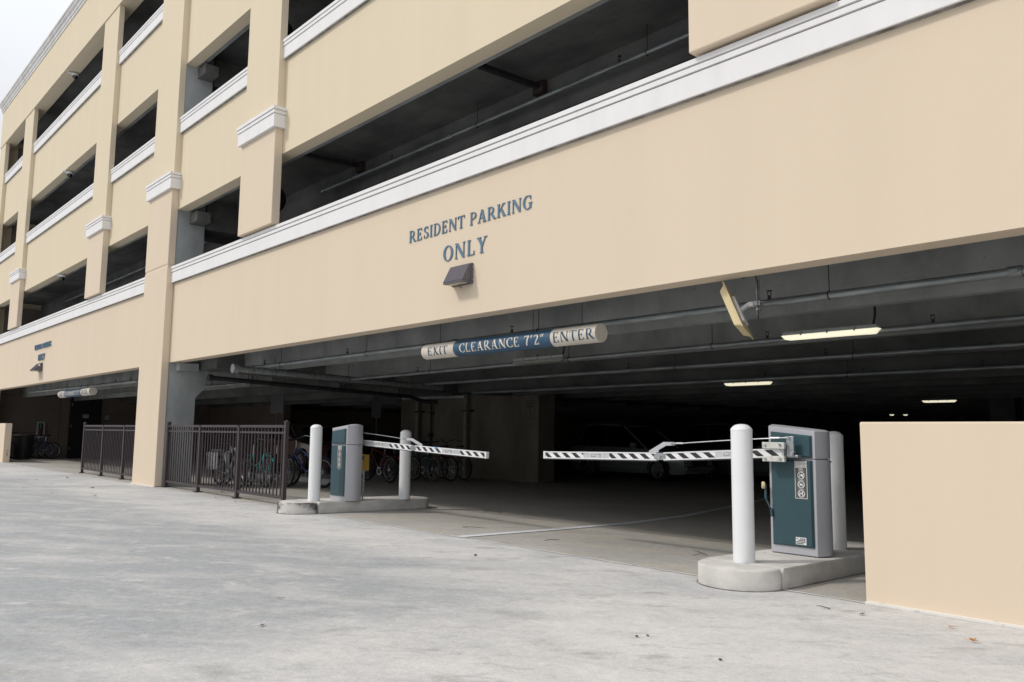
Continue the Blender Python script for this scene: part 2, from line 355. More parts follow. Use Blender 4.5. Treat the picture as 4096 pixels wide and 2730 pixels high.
def letters(mb, text, width, height, place, depth, gap=.07, bands=0):
    """place(s, t, d) -> point; s along the line 0..width, t up 0..height, d out of the surface."""
    x = 0; out = []
    for c in text:
        g, w = glyph(c); out.append((x, g)); x += w + gap
    tot = x - gap; k = width / tot; i = 0
    for x0, g in out:
        for poly in ([q for p in g if len(p) > 2 for q in _bands(p, bands)] if bands else g):
            if len(poly) < 3: continue
            i += 1; dd = depth + (i % 7) * depth * .012
            fr = [mb.b.verts.new(place((x0 + px) * k, pz * height, dd)) for px, pz in poly]
            bk = [mb.b.verts.new(place((x0 + px) * k, pz * height, 0)) for px, pz in poly]
            mb.b.faces.new(fr)
            for j in range(len(poly)): mb.b.faces.new([fr[j], bk[j], bk[(j + 1) % len(poly)], fr[(j + 1) % len(poly)]])
    return mb
def sans(text, size, parent, name, mat, M, align='CENTER'):
    """flat sans-serif lettering turned into a mesh part; M places its XY plane."""
    cu = bpy.data.curves.new(name, 'FONT'); cu.body = text; cu.size = size; cu.align_x = align; cu.align_y = 'CENTER'; cu.extrude = .0006
    cu.resolution_u = 2
    tmp = bpy.data.objects.new("tmp", cu); COL.objects.link(tmp)
    dg = bpy.context.evaluated_depsgraph_get(); me = bpy.data.meshes.new_from_object(tmp.evaluated_get(dg))
    bpy.data.objects.remove(tmp); bpy.data.curves.remove(cu)
    me.transform(M); me.materials.clear(); me.materials.append(mat); me.name = name
    o = bpy.data.objects.new(name, me); COL.objects.link(o); o.parent = parent
    return o
def facing(origin, sx=Vector((1, 0, 0)), sz=Vector((0, 0, 1))):
    n = sx.cross(sz); return Matrix(((sx.x, sz.x, n.x, origin[0]), (sx.y, sz.y, n.y, origin[1]), (sx.z, sz.z, n.z, origin[2]), (0, 0, 0, 1)))

# ================================================================ GROUND
m = MB(); m.quad((-300, -300, -.004), (300, -300, -.004), (300, 5.99, -.004), (-300, 5.99, -.004)); 
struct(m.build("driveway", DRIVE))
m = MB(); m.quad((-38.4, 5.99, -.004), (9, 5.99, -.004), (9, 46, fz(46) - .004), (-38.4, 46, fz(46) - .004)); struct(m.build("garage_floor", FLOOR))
m = MB(); m.quad((-300, 5.99, -.01), (-38.4, 5.99, -.01), (-38.4, 300, -.01), (-300, 300, -.01)); m.quad((9, 5.99, -.01), (300, 5.99, -.01), (300, 300, -.01), (9, 300, -.01))
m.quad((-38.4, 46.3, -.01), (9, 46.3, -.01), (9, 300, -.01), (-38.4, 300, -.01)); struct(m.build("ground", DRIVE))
m = MB(); xs = [-38 + .35 * i for i in range(int(46 / .35))]
for a, b_ in zip(xs, xs[1:]):
    wa, wb = [.014 + .008 * math.sin(a * 7.3 + 1) + random.uniform(-.004, .004), .014 + .008 * math.sin(b_ * 7.3 + 1)]
    m.quad((a, 5.985 - wa, .001), (b_, 5.985 - wb, .001), (b_, 5.985 + wb, .001), (a, 5.985 + wa, .001))
struct(m.build("ground_joint", JOINT))
m = MB()
for x0, y0, x1, y1 in [(-10.9, 8.07, -11.3, 10.8), (-11.3, 10.8, -12.2, 12.8), (-12.2, 12.8, -13.4, 17.2), (-10.6, 8.3, -4.1, 8.3), (-16.5, 11.2, -7.5, 11.2), (-16.5, 14.9, -3, 14.9), (-28, 6.1, -28, 14)]:
    d = Vector((x1 - x0, y1 - y0)).normalized(); px, py = -d.y * .006, d.x * .006
    m.quad((x0 - px, y0 - py, fz(y0) + .0005), (x1 - px, y1 - py, fz(y1) + .0005), (x1 + px, y1 + py, fz(y1) + .0005), (x0 + px, y0 + py, fz(y0) + .0005))
struct(m.build("floor_joints", mk("floor_joint_dirt", (.10, .09, .08), None, 9, .9)))
m = MB(); P = [(-7.43, 5.96), (-7.40, 7.45), (-7.42, 9.0), (-7.72, 10.8), (-8.4, 13.1), (-9.1, 15.4), (-10.2, 18.2), (-12.5, 23)]
for (a, b_), (c, d) in zip(P, P[1:]):
    m.quad((a - .07, b_, fz(b_) + .003), (a + .07, b_, fz(b_) + .003), (c + .07, d, fz(d) + .003), (c - .07, d, fz(d) + .003))
struct(m.build("lane_line", LINE))
m = MB(); m.quad((-4.55, 9.36, fz(9.4) + .003), (-2.6, 9.36, fz(9.4) + .003), (-2.6, 9.75, fz(9.7) + .003), (-4.35, 9.75, fz(9.7) + .003)); struct(m.build("blue_floor_marking", BLUELINE))
m = MB(); m.quad((-30, 10.2, fz(10.2) + .003), (-29.9, 10.2, fz(10.2) + .003), (-29.9, 16, fz(16) + .003), (-30, 16, fz(16) + .003))
m.quad((-36.3, 9.4, fz(9.4) + .003), (-36.2, 9.4, fz(9.4) + .003), (-32, 8.2, fz(8.2) + .003), (-32.1, 8.2, fz(8.2) + .003)); struct(m.build("bay_line", LINE))
m = MB(); rs = random.Random(3)
for i in range(15):
    t = i / 14; x = -2.24 + .2 * t; y = 5.13 + rs.uniform(-.05, .05); l_ = rs.uniform(.03, .09); a = -.5
    m.quad((x, y, .001), (x + .006, y - .004, .001), (x + .006 + l_ * math.cos(a), y - .004 + l_ * math.sin(a), .001), (x + l_ * math.cos(a), y + l_ * math.sin(a), .001))
struct(m.build("paint_scuff", LINE))

# ================================================================ BUILDING
G = thing("parking_garage", "cream stucco multi-storey parking garage with white ledges and wide dark openings", "building")
XL, XR = -38.35, 9.0
YS = 6.155      # face of the spandrel walls
def trim_profile(z0, z1, y0, yb):
    h = z1 - z0
    return [(yb, z0), (y0, z0), (y0, z0 + h * .62), (y0 + .012, z0 + h * .63), (y0 + .012, z0 + h * .655), (y0 - .012, z0 + h * .665), (y0 - .012, z0 + h * .81),
            (y0 + .004, z0 + h * .82), (y0 + .004, z0 + h * .845), (y0 - .022, z0 + h * .855), (y0 - .022, z1), (yb, z1)]
LEV = [(2.63, 4.345, 4.705), (6.0, 7.715, 8.07), (9.35, 11.03, 11.395)]
COLX = [(-19.10, -17.66), (.72, 2.16)]
for i, (z0, z1, z2) in enumerate(LEV):
    spans = [(-37.0, -19.10), (-17.66, .72), (2.16, XR)] if i == 0 else [(XL + .02, XR)]
    for a, b_ in spans:
        w = MB().box(a, b_, YS, YS + .24, z0, z1 + .01).build("wall_panel", STUCCO if i == 0 else STUCCO_HI, G)
        MB().ext(trim_profile(z1 + .012, z2, YS - .06, YS + .30), 'x', a + .001, b_ - .001).build("ledge", TRIM, w)
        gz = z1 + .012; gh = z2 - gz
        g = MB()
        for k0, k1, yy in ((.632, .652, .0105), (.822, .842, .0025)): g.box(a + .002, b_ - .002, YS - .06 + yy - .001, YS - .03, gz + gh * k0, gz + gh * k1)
        g.box(a + .002, b_ - .002, YS - .035, YS - .0005, z1 + .0025, z1 + .0115)  # dirt and a shade line painted along the ledge underside
        g.build("ledge_groove_shade", DARK_STRIP, w)
        MB().box(a + .01, b_ - .01, YS + .242, YS + .34, z0 + .02, z1 - .3).build("backing_beam", CONC, w)
# top wall and cornice
w = MB().box(XL, XR, 6.0, 6.42, 12.73, 14.3).build("parapet_wall", STUCCO_HI, G)
MB().ext([(6.3, 14.28), (5.975, 14.28), (5.975, 14.36), (5.95, 14.38), (5.94, 14.42), (5.94, 14.46), (5.90, 14.50), (5.88, 14.55), (5.88, 14.58), (5.85, 14.60), (5.85, 14.67), (6.3, 14.67)], 'x', XL - .12, XR).build("cornice", CORNICE, w)
MB().box(XL + .001, XL + .3, 6.1, 6.42, 0, 12.72).build("end_wall", STUCCO_HI, G)
MB().box(XL + .001, XL + .3, 6.425, 46, -1.2, 14.0).build("end_wall", STUCCO_HI, G)
# columns that reach the ground
def cap(x0, x1, parent, z0=6.44, z1=6.80):
    c = MB()
    h = z1 - z0
    for dz0, dz1, e in ((0, .62, .06), (.62, .66, .045), (.66, .81, .072), (.81, .85, .055), (.85, 1.0, .085)):
        c.box(x0 - e, x1 + e, 6.0 - e, YS - .001, z0 + h * dz0, z0 + h * dz1)
    c.build("cap", TRIM, parent)
for x0, x1 in COLX:
    c = MB().box(x0, x1, 6.0, YS + .0, 0, 4.715).build("column", STUCCO, G, bev=.012)
    MB().box(x0 + .012, x1 - .012, 6.012, YS, 4.715, 4.76).build("recess", STUCCO, c)
    MB().box(x0, x1, 6.0, YS, 4.76, 6.44).build("shaft", STUCCO, c, bev=.012)
    cap(x0, x1, c)
    MB().box(x0 + .02, x1 - .02, 6.025, YS, 6.80, 12.728).build("shaft", STUCCO_HI, c)
    MB().box(x0 + .12, x1 - .03, YS + .002, 6.765, -.05, 12.4).build("concrete_core", CORE, c)
# pilasters that hang over the openings
PIL = [(-33.85, -32.42), (-24.02, -22.64), (-14.10, -12.74), (-4.18, -2.82), (5.6, 7.0), (XL, -37.3)]
for x0, x1 in PIL:
    p = MB().box(x0, x1, 6.0, YS - .001, 4.735, 6.44).build("pilaster", STUCCO, G, bev=.012)
    cap(x0, x1, p)
    MB().box(x0 + .02, x1 - .02, 6.025, YS - .001, 6.80, 12.728).build("shaft", STUCCO_HI, p)
MB().box(XL, -37.0, 6.0, 6.5, 0, 4.715).build("column", STUCCO, G)
# decks, double-tee stems, girders
STEMS = [7.35, 9.30, 11.25, 13.2, 15.15, 17.1, 19.05, 21.0, 23.4, 25.8, 28.2, 30.6, 33, 36, 39, 42]
def sb(y): return 2.42 - .03 * (min(y, 13.2) - 7.35)
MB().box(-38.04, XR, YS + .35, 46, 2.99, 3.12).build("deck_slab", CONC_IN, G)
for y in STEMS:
    for a, b_ in ((-16.62, XR), (-38.04, -19.35)): MB().ext([(y, 2.989), (y + .05, sb(y)), (y + .17, sb(y)), (y + .22, 2.989)], 'x', a, b_).build("ceiling_beam", CONC if y < 10 else CONC_IN, G)  # rows deeper in take the darker copy, so the light falloff is painted
gx0, gx1 = -17.62, -16.63
MB().hexa([(gx0, 6.77, 2.49), (gx1, 6.77, 2.49), (gx1, 14, 2.28), (gx0, 14, 2.28), (gx0, 6.77, 2.985), (gx1, 6.77, 2.985), (gx1, 14, 2.985), (gx0, 14, 2.985)]).build("girder", CONC_IN, G)
MB().box(gx0, gx1, 14.0, 45, 2.28, 2.984).build("girder", CONC_IN, G)
MB().ext([(6.768, 1.89), (6.97, 2.12), (6.97, 2.484), (6.768, 2.484)], 'x', -18.2, -17.68).build("corbel", CORE, G)
MB().box(-17.68, -17.45, 6.3, 6.72, 2.46, 2.62).build("corbel", CORE, G)
for zb_, zd_ in ((5.78, 6.32), (9.15, 9.70), (12.5, 13.05)):
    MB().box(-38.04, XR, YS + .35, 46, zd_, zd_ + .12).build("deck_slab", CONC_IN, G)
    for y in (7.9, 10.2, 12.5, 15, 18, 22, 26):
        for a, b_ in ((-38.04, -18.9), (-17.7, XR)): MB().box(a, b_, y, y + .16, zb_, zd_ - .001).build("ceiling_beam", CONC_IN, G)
    MB().box(-18.9, -17.7, 6.8, 45, zb_ - .1, zd_ - .002).build("girder", CONC_IN, G)
    MB().box(-17.70, -17.25, 6.42, 6.72, zb_ - .06, zb_ + .16).build("corbel", CONC_IN, G)
    MB().box(-38.04, -37.9, 6.6, 46, zb_ - 2.6, zb_ + .3).build("inner_wall", BROWN_WALL, G)
MB().box(-38.04, XR, 6.4, 46, 14.0, 14.15).build("roof_slab", CONC, G)
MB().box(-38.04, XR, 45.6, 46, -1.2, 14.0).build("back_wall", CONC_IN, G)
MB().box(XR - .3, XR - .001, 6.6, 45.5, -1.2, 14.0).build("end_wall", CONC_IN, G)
MB().box(-22.70, -16.05, 15.67, 16.3, -.3, 2.98).build("inner_wall", CONC_WALL, G)
MB().box(-38.04, -37.95, 6.43, 15.6, -.2, 2.98).build("inner_wall", BROWN_WALL, G)
MB().box(-37.94, -30.5, 15.3, 15.6, -.3, 2.98).build("inner_wall", BROWN_WALL, G)
g = MB()
for y in (8.88,): g.box(-37.955, -37.945, y - .008, y + .008, -.05, 2.6)
g.box(-37.955, -37.945, 6.6, 15, 2.53, 2.545); g.build("wall_joint", BLACK, G)
for x in (-7.0, 2.0, -28):
    MB().box(x - .3, x + .3, 24, 24.6, -.6, 2.98).build("inner_column", CONC_IN, G)

# low walls outside
m = MB().box(-2.71, 9, 6.0, 6.22, -.02, 1.313); tag(m.build("low_wall", STUCCO, bev=.012), "solid cream stucco low wall running out of the right edge beside the raised island", "wall")
m = MB().box(-37.0, -32.87, 6.0, 6.215, -.02, 1.35); lw = tag(m.build("low_wall", STUCCO, bev=.012), "short stucco low wall end at far left beside the slatted black bin", "wall")
sans("ST-004", .075, lw, "stencil_number", DOORM, facing((-32.868, 6.12, .32), Vector((0, 0, -1)), Vector((0, 1, 0))))
# kerb-side mortar strip
m = MB(); m.box(-2.7, 9, 5.965, 6.0, -.003, .014); struct(m.build("ground_mortar", JOINT))
m = MB(); m.box(-19.12, -17.64, 5.97, 6.0, -.003, .012); struct(m.build("ground_mortar", JOINT))

# ================================================================ WALL SIGNS
s1 = thing("wall_sign", "large slate blue serif letters reading RESIDENT PARKING ONLY on cream wall", "sign", (-7.6, YS, 3.5), group="raised lettering on the garage front")
words(s1, LETTER, "RESIDENT PARKING", 2.41, .158, lambda s, t, d: (-8.83 + 7.6 + s, -d - .002, .245 + t), .010, gap=.10)
letters(MB(), "ONLY", .865, .195, lambda s, t, d: (-8.07 + 7.6 + s, -d - .002, -.133 + t), .010, gap=.12).build("lettering", LETTER, s1)
s2 = thing("wall_sign", "small distant slate blue letters reading VISITOR PARKING ONLY on left wall", "sign", (-29, YS, 3.5), group="raised lettering on the garage front")
words(s2, LETTER, "VISITOR PARKING", 2.13, .165, lambda s, t, d: (-30.04 + 29 + s, -d - .012, .225 + t), .02, gap=.10)
letters(MB(), "ONLY", .84, .20, lambda s, t, d: (-29.43 + 29 + s, -d - .012, -.15 + t), .022, gap=.12).build("lettering", LETTER, s2)

def wall_lamp(x0, x1, z0, z1, label, out=.21, seal=False):
    w = x1 - x0; t = thing("wall_lamp", label, "lamp", ((x0 + x1) / 2, YS, z0), group="bronze wall lamps on the garage front")
    h = z1 - z0
    MB().box(-w / 2 - .006, w / 2 + .006, -.035, 0, .002, h + .01).build("back_plate", LAMPB, t, bev=.006)
    MB().ext([(-.036, .035), (-.036, h), (-.065, h), (-out, .035)], 'x', -w / 2, w / 2).build("hood", LAMPB, t, bev=.006)
    r = MB(); n = 22
    for k in range(n):
        x = -w / 2 + .01 + (w - .02) * k / (n - 1)
        r.hexa([(x - .003, -out - .0005, .04), (x + .003, -out - .0005, .04), (x + .003, -out + .012, .045), (x - .003, -out + .012, .045),
                (x - .003, -.070, h - .004), (x + .003, -.070, h - .004), (x + .003, -.060, h - .006), (x - .003, -.060, h - .006)])
    r.build("cooling_fins", LAMPB, t)
    MB().box(-w / 2 + .002, w / 2 - .002, -out + .006, -.036, .014, .034).build("rim", LAMPB, t)
    MB().box(-w / 2 + .03, w / 2 - .03, -out + .03, -.06, .008, .0138).build("lens", LAMPGLASS, t)
    b = MB()
    for z in (.05, h - .04): b.cyl((w / 2 + .004, -.02, z), (w / 2 + .016, -.02, z), .008, 8)
    b.build("side_bolts", STEEL, t)
    MB().tube([(-.02, -.05, 0), (0, -.05, -.018), (.01, -.035, -.03), (0, -.02, -.018)], .004, 6).build("cable_loop", BLACK, t)
    if seal: MB().box(w / 2 + .0005, w / 2 + .003, -.125, -.075, .16, .215).build("sticker", WHITET, t)
    return t
wall_lamp(-7.84, -7.465, 3.005, 3.255, "bronze ribbed wedge wall lamp under the word ONLY of the resident lettering", .178)
wall_lamp(-29.33, -28.85, 2.99, 3.25, "dark wedge wall lamp seen side on under the distant visitor lettering", .26, True)

# ================================================================ CLEARANCE SIGNS
def clearance(x0, x1, y, z, r, label, cuts, texts, wires):
    t = thing("clearance_sign", label, "sign", ((x0 + x1) / 2, y, z), group="round clearance bars hung in the garage entries")
    cx = (x0 + x1) / 2
    def seg(a, b_, name, mat, cap0, cap1):
        n = 40; m = MB()
        A = [m.b.verts.new((a - cx, -r * math.cos(2 * math.pi * k / n), r * math.sin(2 * math.pi * k / n))) for k in range(n)]
        B = [m.b.verts.new((b_ - cx, -r * math.cos(2 * math.pi * k / n), r * math.sin(2 * math.pi * k / n))) for k in range(n)]
        for k in range(n): m.b.faces.new([A[k], A[(k + 1) % n], B[(k + 1) % n], B[k]])
        if cap0: m.b.faces.new(A)
        if cap1: m.b.faces.new(B)
        return m.build(name, mat, t, smooth=True)
    seg(x0, cuts[0], "cream_end", SIGNC, True, False); seg(cuts[0], cuts[1], "blue_band", NAVY, False, False); seg(cuts[1], x1, "cream_end", SIGNC, False, True)
    MB().tube([(x1 - cx + .002, -r * .97 * math.cos(2 * math.pi * k / 32), r * .97 * math.sin(2 * math.pi * k / 32)) for k in range(32)], .004, 6, closed=True).build("end_cap_ring", SIGNC, t)
    for wd, a, b_, hh, mat in texts:
        def pl(s, tt, d, a=a, hh=hh):
            th = (tt - hh / 2) / r - .10
            return (a - cx + s, -(r + .0008 + d) * math.cos(th), (r + .0008 + d) * math.sin(th))
        words(t, mat, wd, b_ - a, hh, pl, .0025, gap=.11, bands=.08)
    for wx in wires:
        MB().tube([(wx - cx, 0, r - .005), (wx - cx - .015, 0, r + .05), (wx - cx, 0, r + .09), (wx - cx + .015, 0, r + .05), (wx - cx, 0, r - .005)], .003, 6).build("hook", BLACK, t)
        MB().cyl((wx - cx, 0, r + .085), (wx - cx, 0, 2.99 - z), .0035, 6).build("wire", BLACK, t)
    return t
clearance(-8.84, -5.705, 6.5, 2.285, .102, "round cream and navy bar reading EXIT CLEARANCE 7'2\" ENTER in the main entry", (-8.15, -6.38),
          [("EXIT", -8.70, -8.27, .112, SIGNB), ("CLEARANCE 7'2\"", -8.02, -6.48, .118, SIGNW), ("ENTER", -6.34, -5.72, .118, SIGNB)], (-8.55, -6.76, -5.98))
clearance(-27.78, -24.44, 6.5, 2.235, .108, "distant round cream and navy clearance bar hung in the visitor entry at left", (-27.1, -25.3),
          [("EXIT", -27.62, -27.2, .115, SIGNB), ("CLEARANCE 7'2\"", -27.0, -25.4, .12, SIGNW), ("ENTER", -25.22, -24.6, .12, SIGNB)], (-27.2, -25.0))

# ================================================================ PIPES, LAMPS, CEILING FITTINGS
def pipe_run(x0, z0, x1, z1, y, r, label, heads, hang, top, couplings=(), name="sprinkler_pipe", grp="sprinkler pipes under the garage ceiling", mat=GALV, cat="pipe"):
    t = thing(name, label, cat, (x0, y, z0), group=grp)
    zz = lambda x: (z1 - z0) * (x - x0) / (x1 - x0)
    MB().cyl((0, 0, 0), (x1 - x0, 0, z1 - z0), r, 14).build("pipe", mat, t, smooth=True)
    MB().cyl((-.03, 0, 0), (.05, 0, 0), r * 1.35, 14).build("end_fitting", mat, t, smooth=True)
    for x in couplings:
        c = MB().cyl((x - x0 - .05, 0, zz(x)), (x - x0 + .05, 0, zz(x)), r * 1.3, 14); c.box(x - x0 - .03, x - x0 + .03, -r * 1.7, r * 1.7, zz(x) - .012, zz(x) + .012)
        c.build("coupling", GALV, t)
    for x in heads:
        z = zz(x) + r; X = x - x0; h = MB()
        h.cyl((X, 0, z - .01), (X, 0, z + .035), .017, 10); h.tube([(X - .012, 0, z + .03), (X - .02, 0, z + .055), (X - .008, 0, z + .08)], .004, 6)
        h.tube([(X + .012, 0, z + .03), (X + .02, 0, z + .055), (X + .008, 0, z + .08)], .004, 6); h.cyl((X, 0, z + .078), (X, 0, z + .084), .027, 12)
        h.build("sprinkler_head", RUST, t)
    for x in hang:
        X = x - x0; z = zz(x)
        h = MB().tube([(X, (r + .004) * math.cos(a * math.pi / 6), z + (r + .004) * math.sin(a * math.pi / 6)) for a in range(12)], .005, 6, closed=True)
        h.cyl((X, 0, z + r), (X, 0, top - z0), .0045, 6); h.build("hanger", DARKPIPE, t)
    return t
pipe_run(-15.80, 2.45, 8.6, 2.52, 7.02, .036, "front galvanised sprinkler pipe passing behind the clearance bar", [-14.9, -11.8, -7.7, -4.0, -.5], [-14.2, -11.2, -7.2, -3.4], 2.99, (-8.9, -1.9, -15.4))
pipe_run(-14.97, 2.31, 8.6, 2.475, 9.05, .033, "second sprinkler pipe in, running above the lit tube lamp", [-12.6, -9.3, -5.2, -3.25, -.6], [-12.2, -8.6, -6.0, -2.3], 2.99, (-.9,))
pipe_run(-15.6, 2.30, 8.6, 2.36, 10.98, .036, "third sprinkler pipe in, crossing the dark ceiling", [-9.0, -5.4, -2.0], [-8.0, -5.0, -1.0], 2.99)
pipe_run(-15.6, 2.20, 8.6, 2.24, 12.95, .036, "fourth and dimmest sprinkler pipe deep in the garage", [-7.5, -4.0], [-6.0], 2.99)
pipe_run(-34.4, 2.526, -19.4, 2.44, 7.0, .043, "left entry sprinkler pipe behind the distant clearance bar", [-29.3, -24.2, -22.9], [-27.5, -22.3], 2.99, (-25.5,))
pipe_run(-32.65, 2.484, -19.4, 2.42, 9.05, .036, "second sprinkler pipe inside the left entry, hung lower and deeper", [-22.5], [], 2.99)
pipe_run(-14.0, 5.935, 8.6, 5.955, 7.66, .032, "long sprinkler pipe seen in the first upper opening", [-11.6, -6.4], [-12.9, -9.25, -5.95], 6.32, (-9.9,))
pipe_run(-33.0, 5.90, -19.2, 5.92, 7.66, .032, "sprinkler pipe seen in the upper opening above the visitor lettering", [-21], [-24.5, -20.8], 6.32)

def ypipe(x, pts, r, label, name, mat, parts=()):
    t = thing(name, label, "pipe", (x, pts[0][0], pts[0][1]))
    o = pts[0]
    MB().tube([(q[2] - x if len(q) > 2 else 0, q[0] - o[0], q[1] - o[1]) for q in pts], r, 14).build("pipe", mat, t, smooth=True)
    MB().cyl((0, -.04, 0), (0, .06, 0), r * 1.4, 14).build("end_flange", mat, t, smooth=True)
    n = 5
    for k in range(1, n + 1):
        y = o[0] + (pts[1][0] - o[0]) * k / (n + 1); z = o[1] + (pts[1][1] - o[1]) * k / (n + 1)
        MB().tube([(0 + (r + .004) * math.cos(a * math.pi / 6), y - o[0], z - o[1] + (r + .004) * math.sin(a * math.pi / 6)) for a in range(12)], .005, 6, closed=True).cyl((0, y - o[0], z - o[1] + r), (0, y - o[0], z - o[1] + r + .25), .005, 6).build("hanger", DARKPIPE, t)
    return t
ypipe(-15.0, [(6.46, 2.38), (11.47, 2.238)], .066, "fat grey main pipe running back under the concrete girder", "main_pipe", GALV)
ypipe(-16.9, [(6.75, 2.30), (11.9, 2.10), (12.3, 1.99, -16.85), (12.6, 1.97, -16.6)], .05, "black drain pipe running back and dipping towards the tan wall", "drain_pipe", DARKPIPE)
t = thing("water_pipe", "short thick galvanised pipe crossing in front of the pale standpipes", "pipe", (-18.1, 12.6, 2.11))
MB().cyl((0, 0, 0), (2.55, 0, -.015), .05, 14).build("pipe", GALV, t, smooth=True); MB().cyl((-.05, 0, 0), (.06, 0, 0), .065, 12).cyl((2.5, 0, -.015), (2.62, 0, -.015), .07, 12).build("end_fitting", GALV, t, smooth=True)
MB().cyl((.3, 0, .05), (.3, 0, .88), .006, 6).cyl((2.3, 0, .05), (2.3, 0, .88), .006, 6).build("hanger", DARKPIPE, t)
for x, lab in ((-21.6, "left pale standpipe on the tan wall, behind the bicycles"), (-19.1, "right pale standpipe on the tan wall, nearer the speed limit sign")):
    t = thing("standpipe", lab, "pipe", (x, 15.55, fz(15.5)), group="pale standpipes on the inner wall")
    MB().cyl((0, 0, 0), (0, 0, 2.62), .065, 14).build("pipe", PVC, t, smooth=True)
    MB().box(-.08, .28, -.075, .09, 1.98, 2.03).build("clamp", BLACK, t); MB().cyl((0, 0, 2.3), (0, 0, 2.42), .08, 14).build("collar", PVC, t, smooth=True)
t = thing("conduit", "thin dark conduit between the two pale standpipes", "pipe", (-20.93, 15.6, fz(15.6)))
MB().tube([(0, 0, .1), (0, 0, 2.25), (-.08, 0, 2.45), (-.5, 0, 2.5)], .03, 8).build("pipe", BLACK, t); MB().box(-.12, .12, -.04, .05, 1.95, 1.99).box(-.07, .07, -.05, .05, 1.2, 1.32).build("clamp", BLACK, t)
t = thing("vertical_stub_pipe", "short pale stub pipe dropping from the ceiling above the bicycles", "pipe", (-16.0, 12.2, 2.4))
MB().cyl((0, 0, -.1), (0, 0, .55), .06, 14).build("pipe", PVC, t, smooth=True); MB().cyl((0, 0, -.12), (0, 0, .05), .075, 14).build("collar", PVC, t, smooth=True)

def tube_lamp(x0, x1, y, z, label, lit=True, conduit=True, w=.16):
    t = thing("tube_lamp", label, "lamp", ((x0 + x1) / 2, y, z), group="long tube lamps under the garage ceiling")
    h = (x1 - x0) / 2
    MB().box(-h + .02, h - .02, -w / 2 + .01, w / 2 - .01, .035, .075).build("housing", CABW, t)
    MB().ext([(-h, .034), (-h + .05, -.015), (-h + .08, -.02), (h - .08, -.02), (h - .05, -.015), (h, .034)], 'y', -w / 2, w / 2).build("diffuser", TUBE if lit else TUBE_OFF, t, bev=.01)
    c = MB()
    for k in (-.55, 0, .55): c.box(h * k - .01, h * k + .01, -w / 2 - .006, w / 2 + .006, .02, .055)
    c.build("clips", STEEL, t)
    if conduit: MB().tube([(h * .86, 0, .07), (h * .9, 0, .2), (h * .9, 0, 2.98 - z)], .014, 8).build("conduit", BLACK, t)
    return t
tube_lamp(-4.95, -3.78, 9.0, 2.375, "bright lit tube lamp, nearest and largest under the second pipe")
tube_lamp(-9.63, -8.56, 15.0, 2.275, "lit tube lamp hanging behind the tie rod of the right barrier")
tube_lamp(-9.0, -8.12, 24.0, 2.21, "small lit tube lamp above the cream low wall")
tube_lamp(-15.72, -15.54, 38.0, 2.22, "left of two tiny distant lit lamps above the right cabinet and wall", conduit=False)
tube_lamp(-15.19, -15.01, 38.2, 2.22, "right of two tiny distant lit lamps above the right cabinet and wall", conduit=False)
tube_lamp(-9.78, -8.6, 9.0, 2.345, "unlit tube lamp under the pipe below the clearance bar", lit=False)
tube_lamp(-20.95, -19.7, 9.0, 2.345, "unlit tube lamp behind the concrete column, over the bike fence", lit=False)

# antenna panel
t = thing("antenna_panel", "cream square reader panel tilted on a pipe under the front wall at right", "antenna panel", (-3.82, 6.5, 2.5))
MB().cyl((0, 0, -.21), (0, 0, .48), .021, 14).build("mounting_pipe", GALV, t, smooth=True)
MB().cyl((0, 0, -.17), (0, 0, -.15), .027, 14).build("pipe_clamp", CHROME, t)
pm = MB().ext([(-.235, -.235), (.235, -.235), (.235, .235), (-.235, .235)], 'x', -.006, .006)
n_ = MB(); n_.hexa([(-.006, -.215, -.215), (-.006, .215, -.215), (-.006, .215, .215), (-.006, -.215, .215), (-.066, -.18, -.18), (-.066, .18, -.18), (-.066, .18, .18), (-.066, -.18, .18)])
MT = Matrix.Translation((-.205, 0, -.15)) @ Matrix.Rotation(R_(-24), 4, 'Y') @ Matrix.Rotation(R_(21), 4, 'Z')
pm.xf(MT).build("flange", ANT, t, bev=.004); n_.xf(MT).build("shell", ANT, t, bev=.01)
MB().box(.007, .03, -.09, .09, -.14, .12).xf(MT).build("back_plate", WHITET, t, bev=.004)
MB().hexa([(-.185, -.02, -.17), (-.09, -.02, -.115), (-.09, .02, -.115), (-.185, .02, -.17), (-.175, -.02, -.135), (-.09, -.02, -.085), (-.09, .02, -.085), (-.175, .02, -.135)]).box(-.092, -.02, -.02, .02, -.125, -.085).build("bracket_arm", WHITET, t)
MB().box(-.035, .035, -.03, .03, -.125, -.085).cyl((.0, -.035, -.10), (.10, -.035, -.10), .003, 6).cyl((.0, .035, -.12), (.09, .035, -.12), .003, 6).build("clamp", STEEL, t)
MB().tube([(-.15, -.03, .25), (-.15, -.03, .16), (-.13, -.03, .14), (-.10, -.03, .15), (-.05, -.03, .17), (0, -.03, .15), (.018, -.028, .08), (.018, -.028, -.1), (.012, -.02, -.25)], .006, 8).build("cable", BLACK, t)

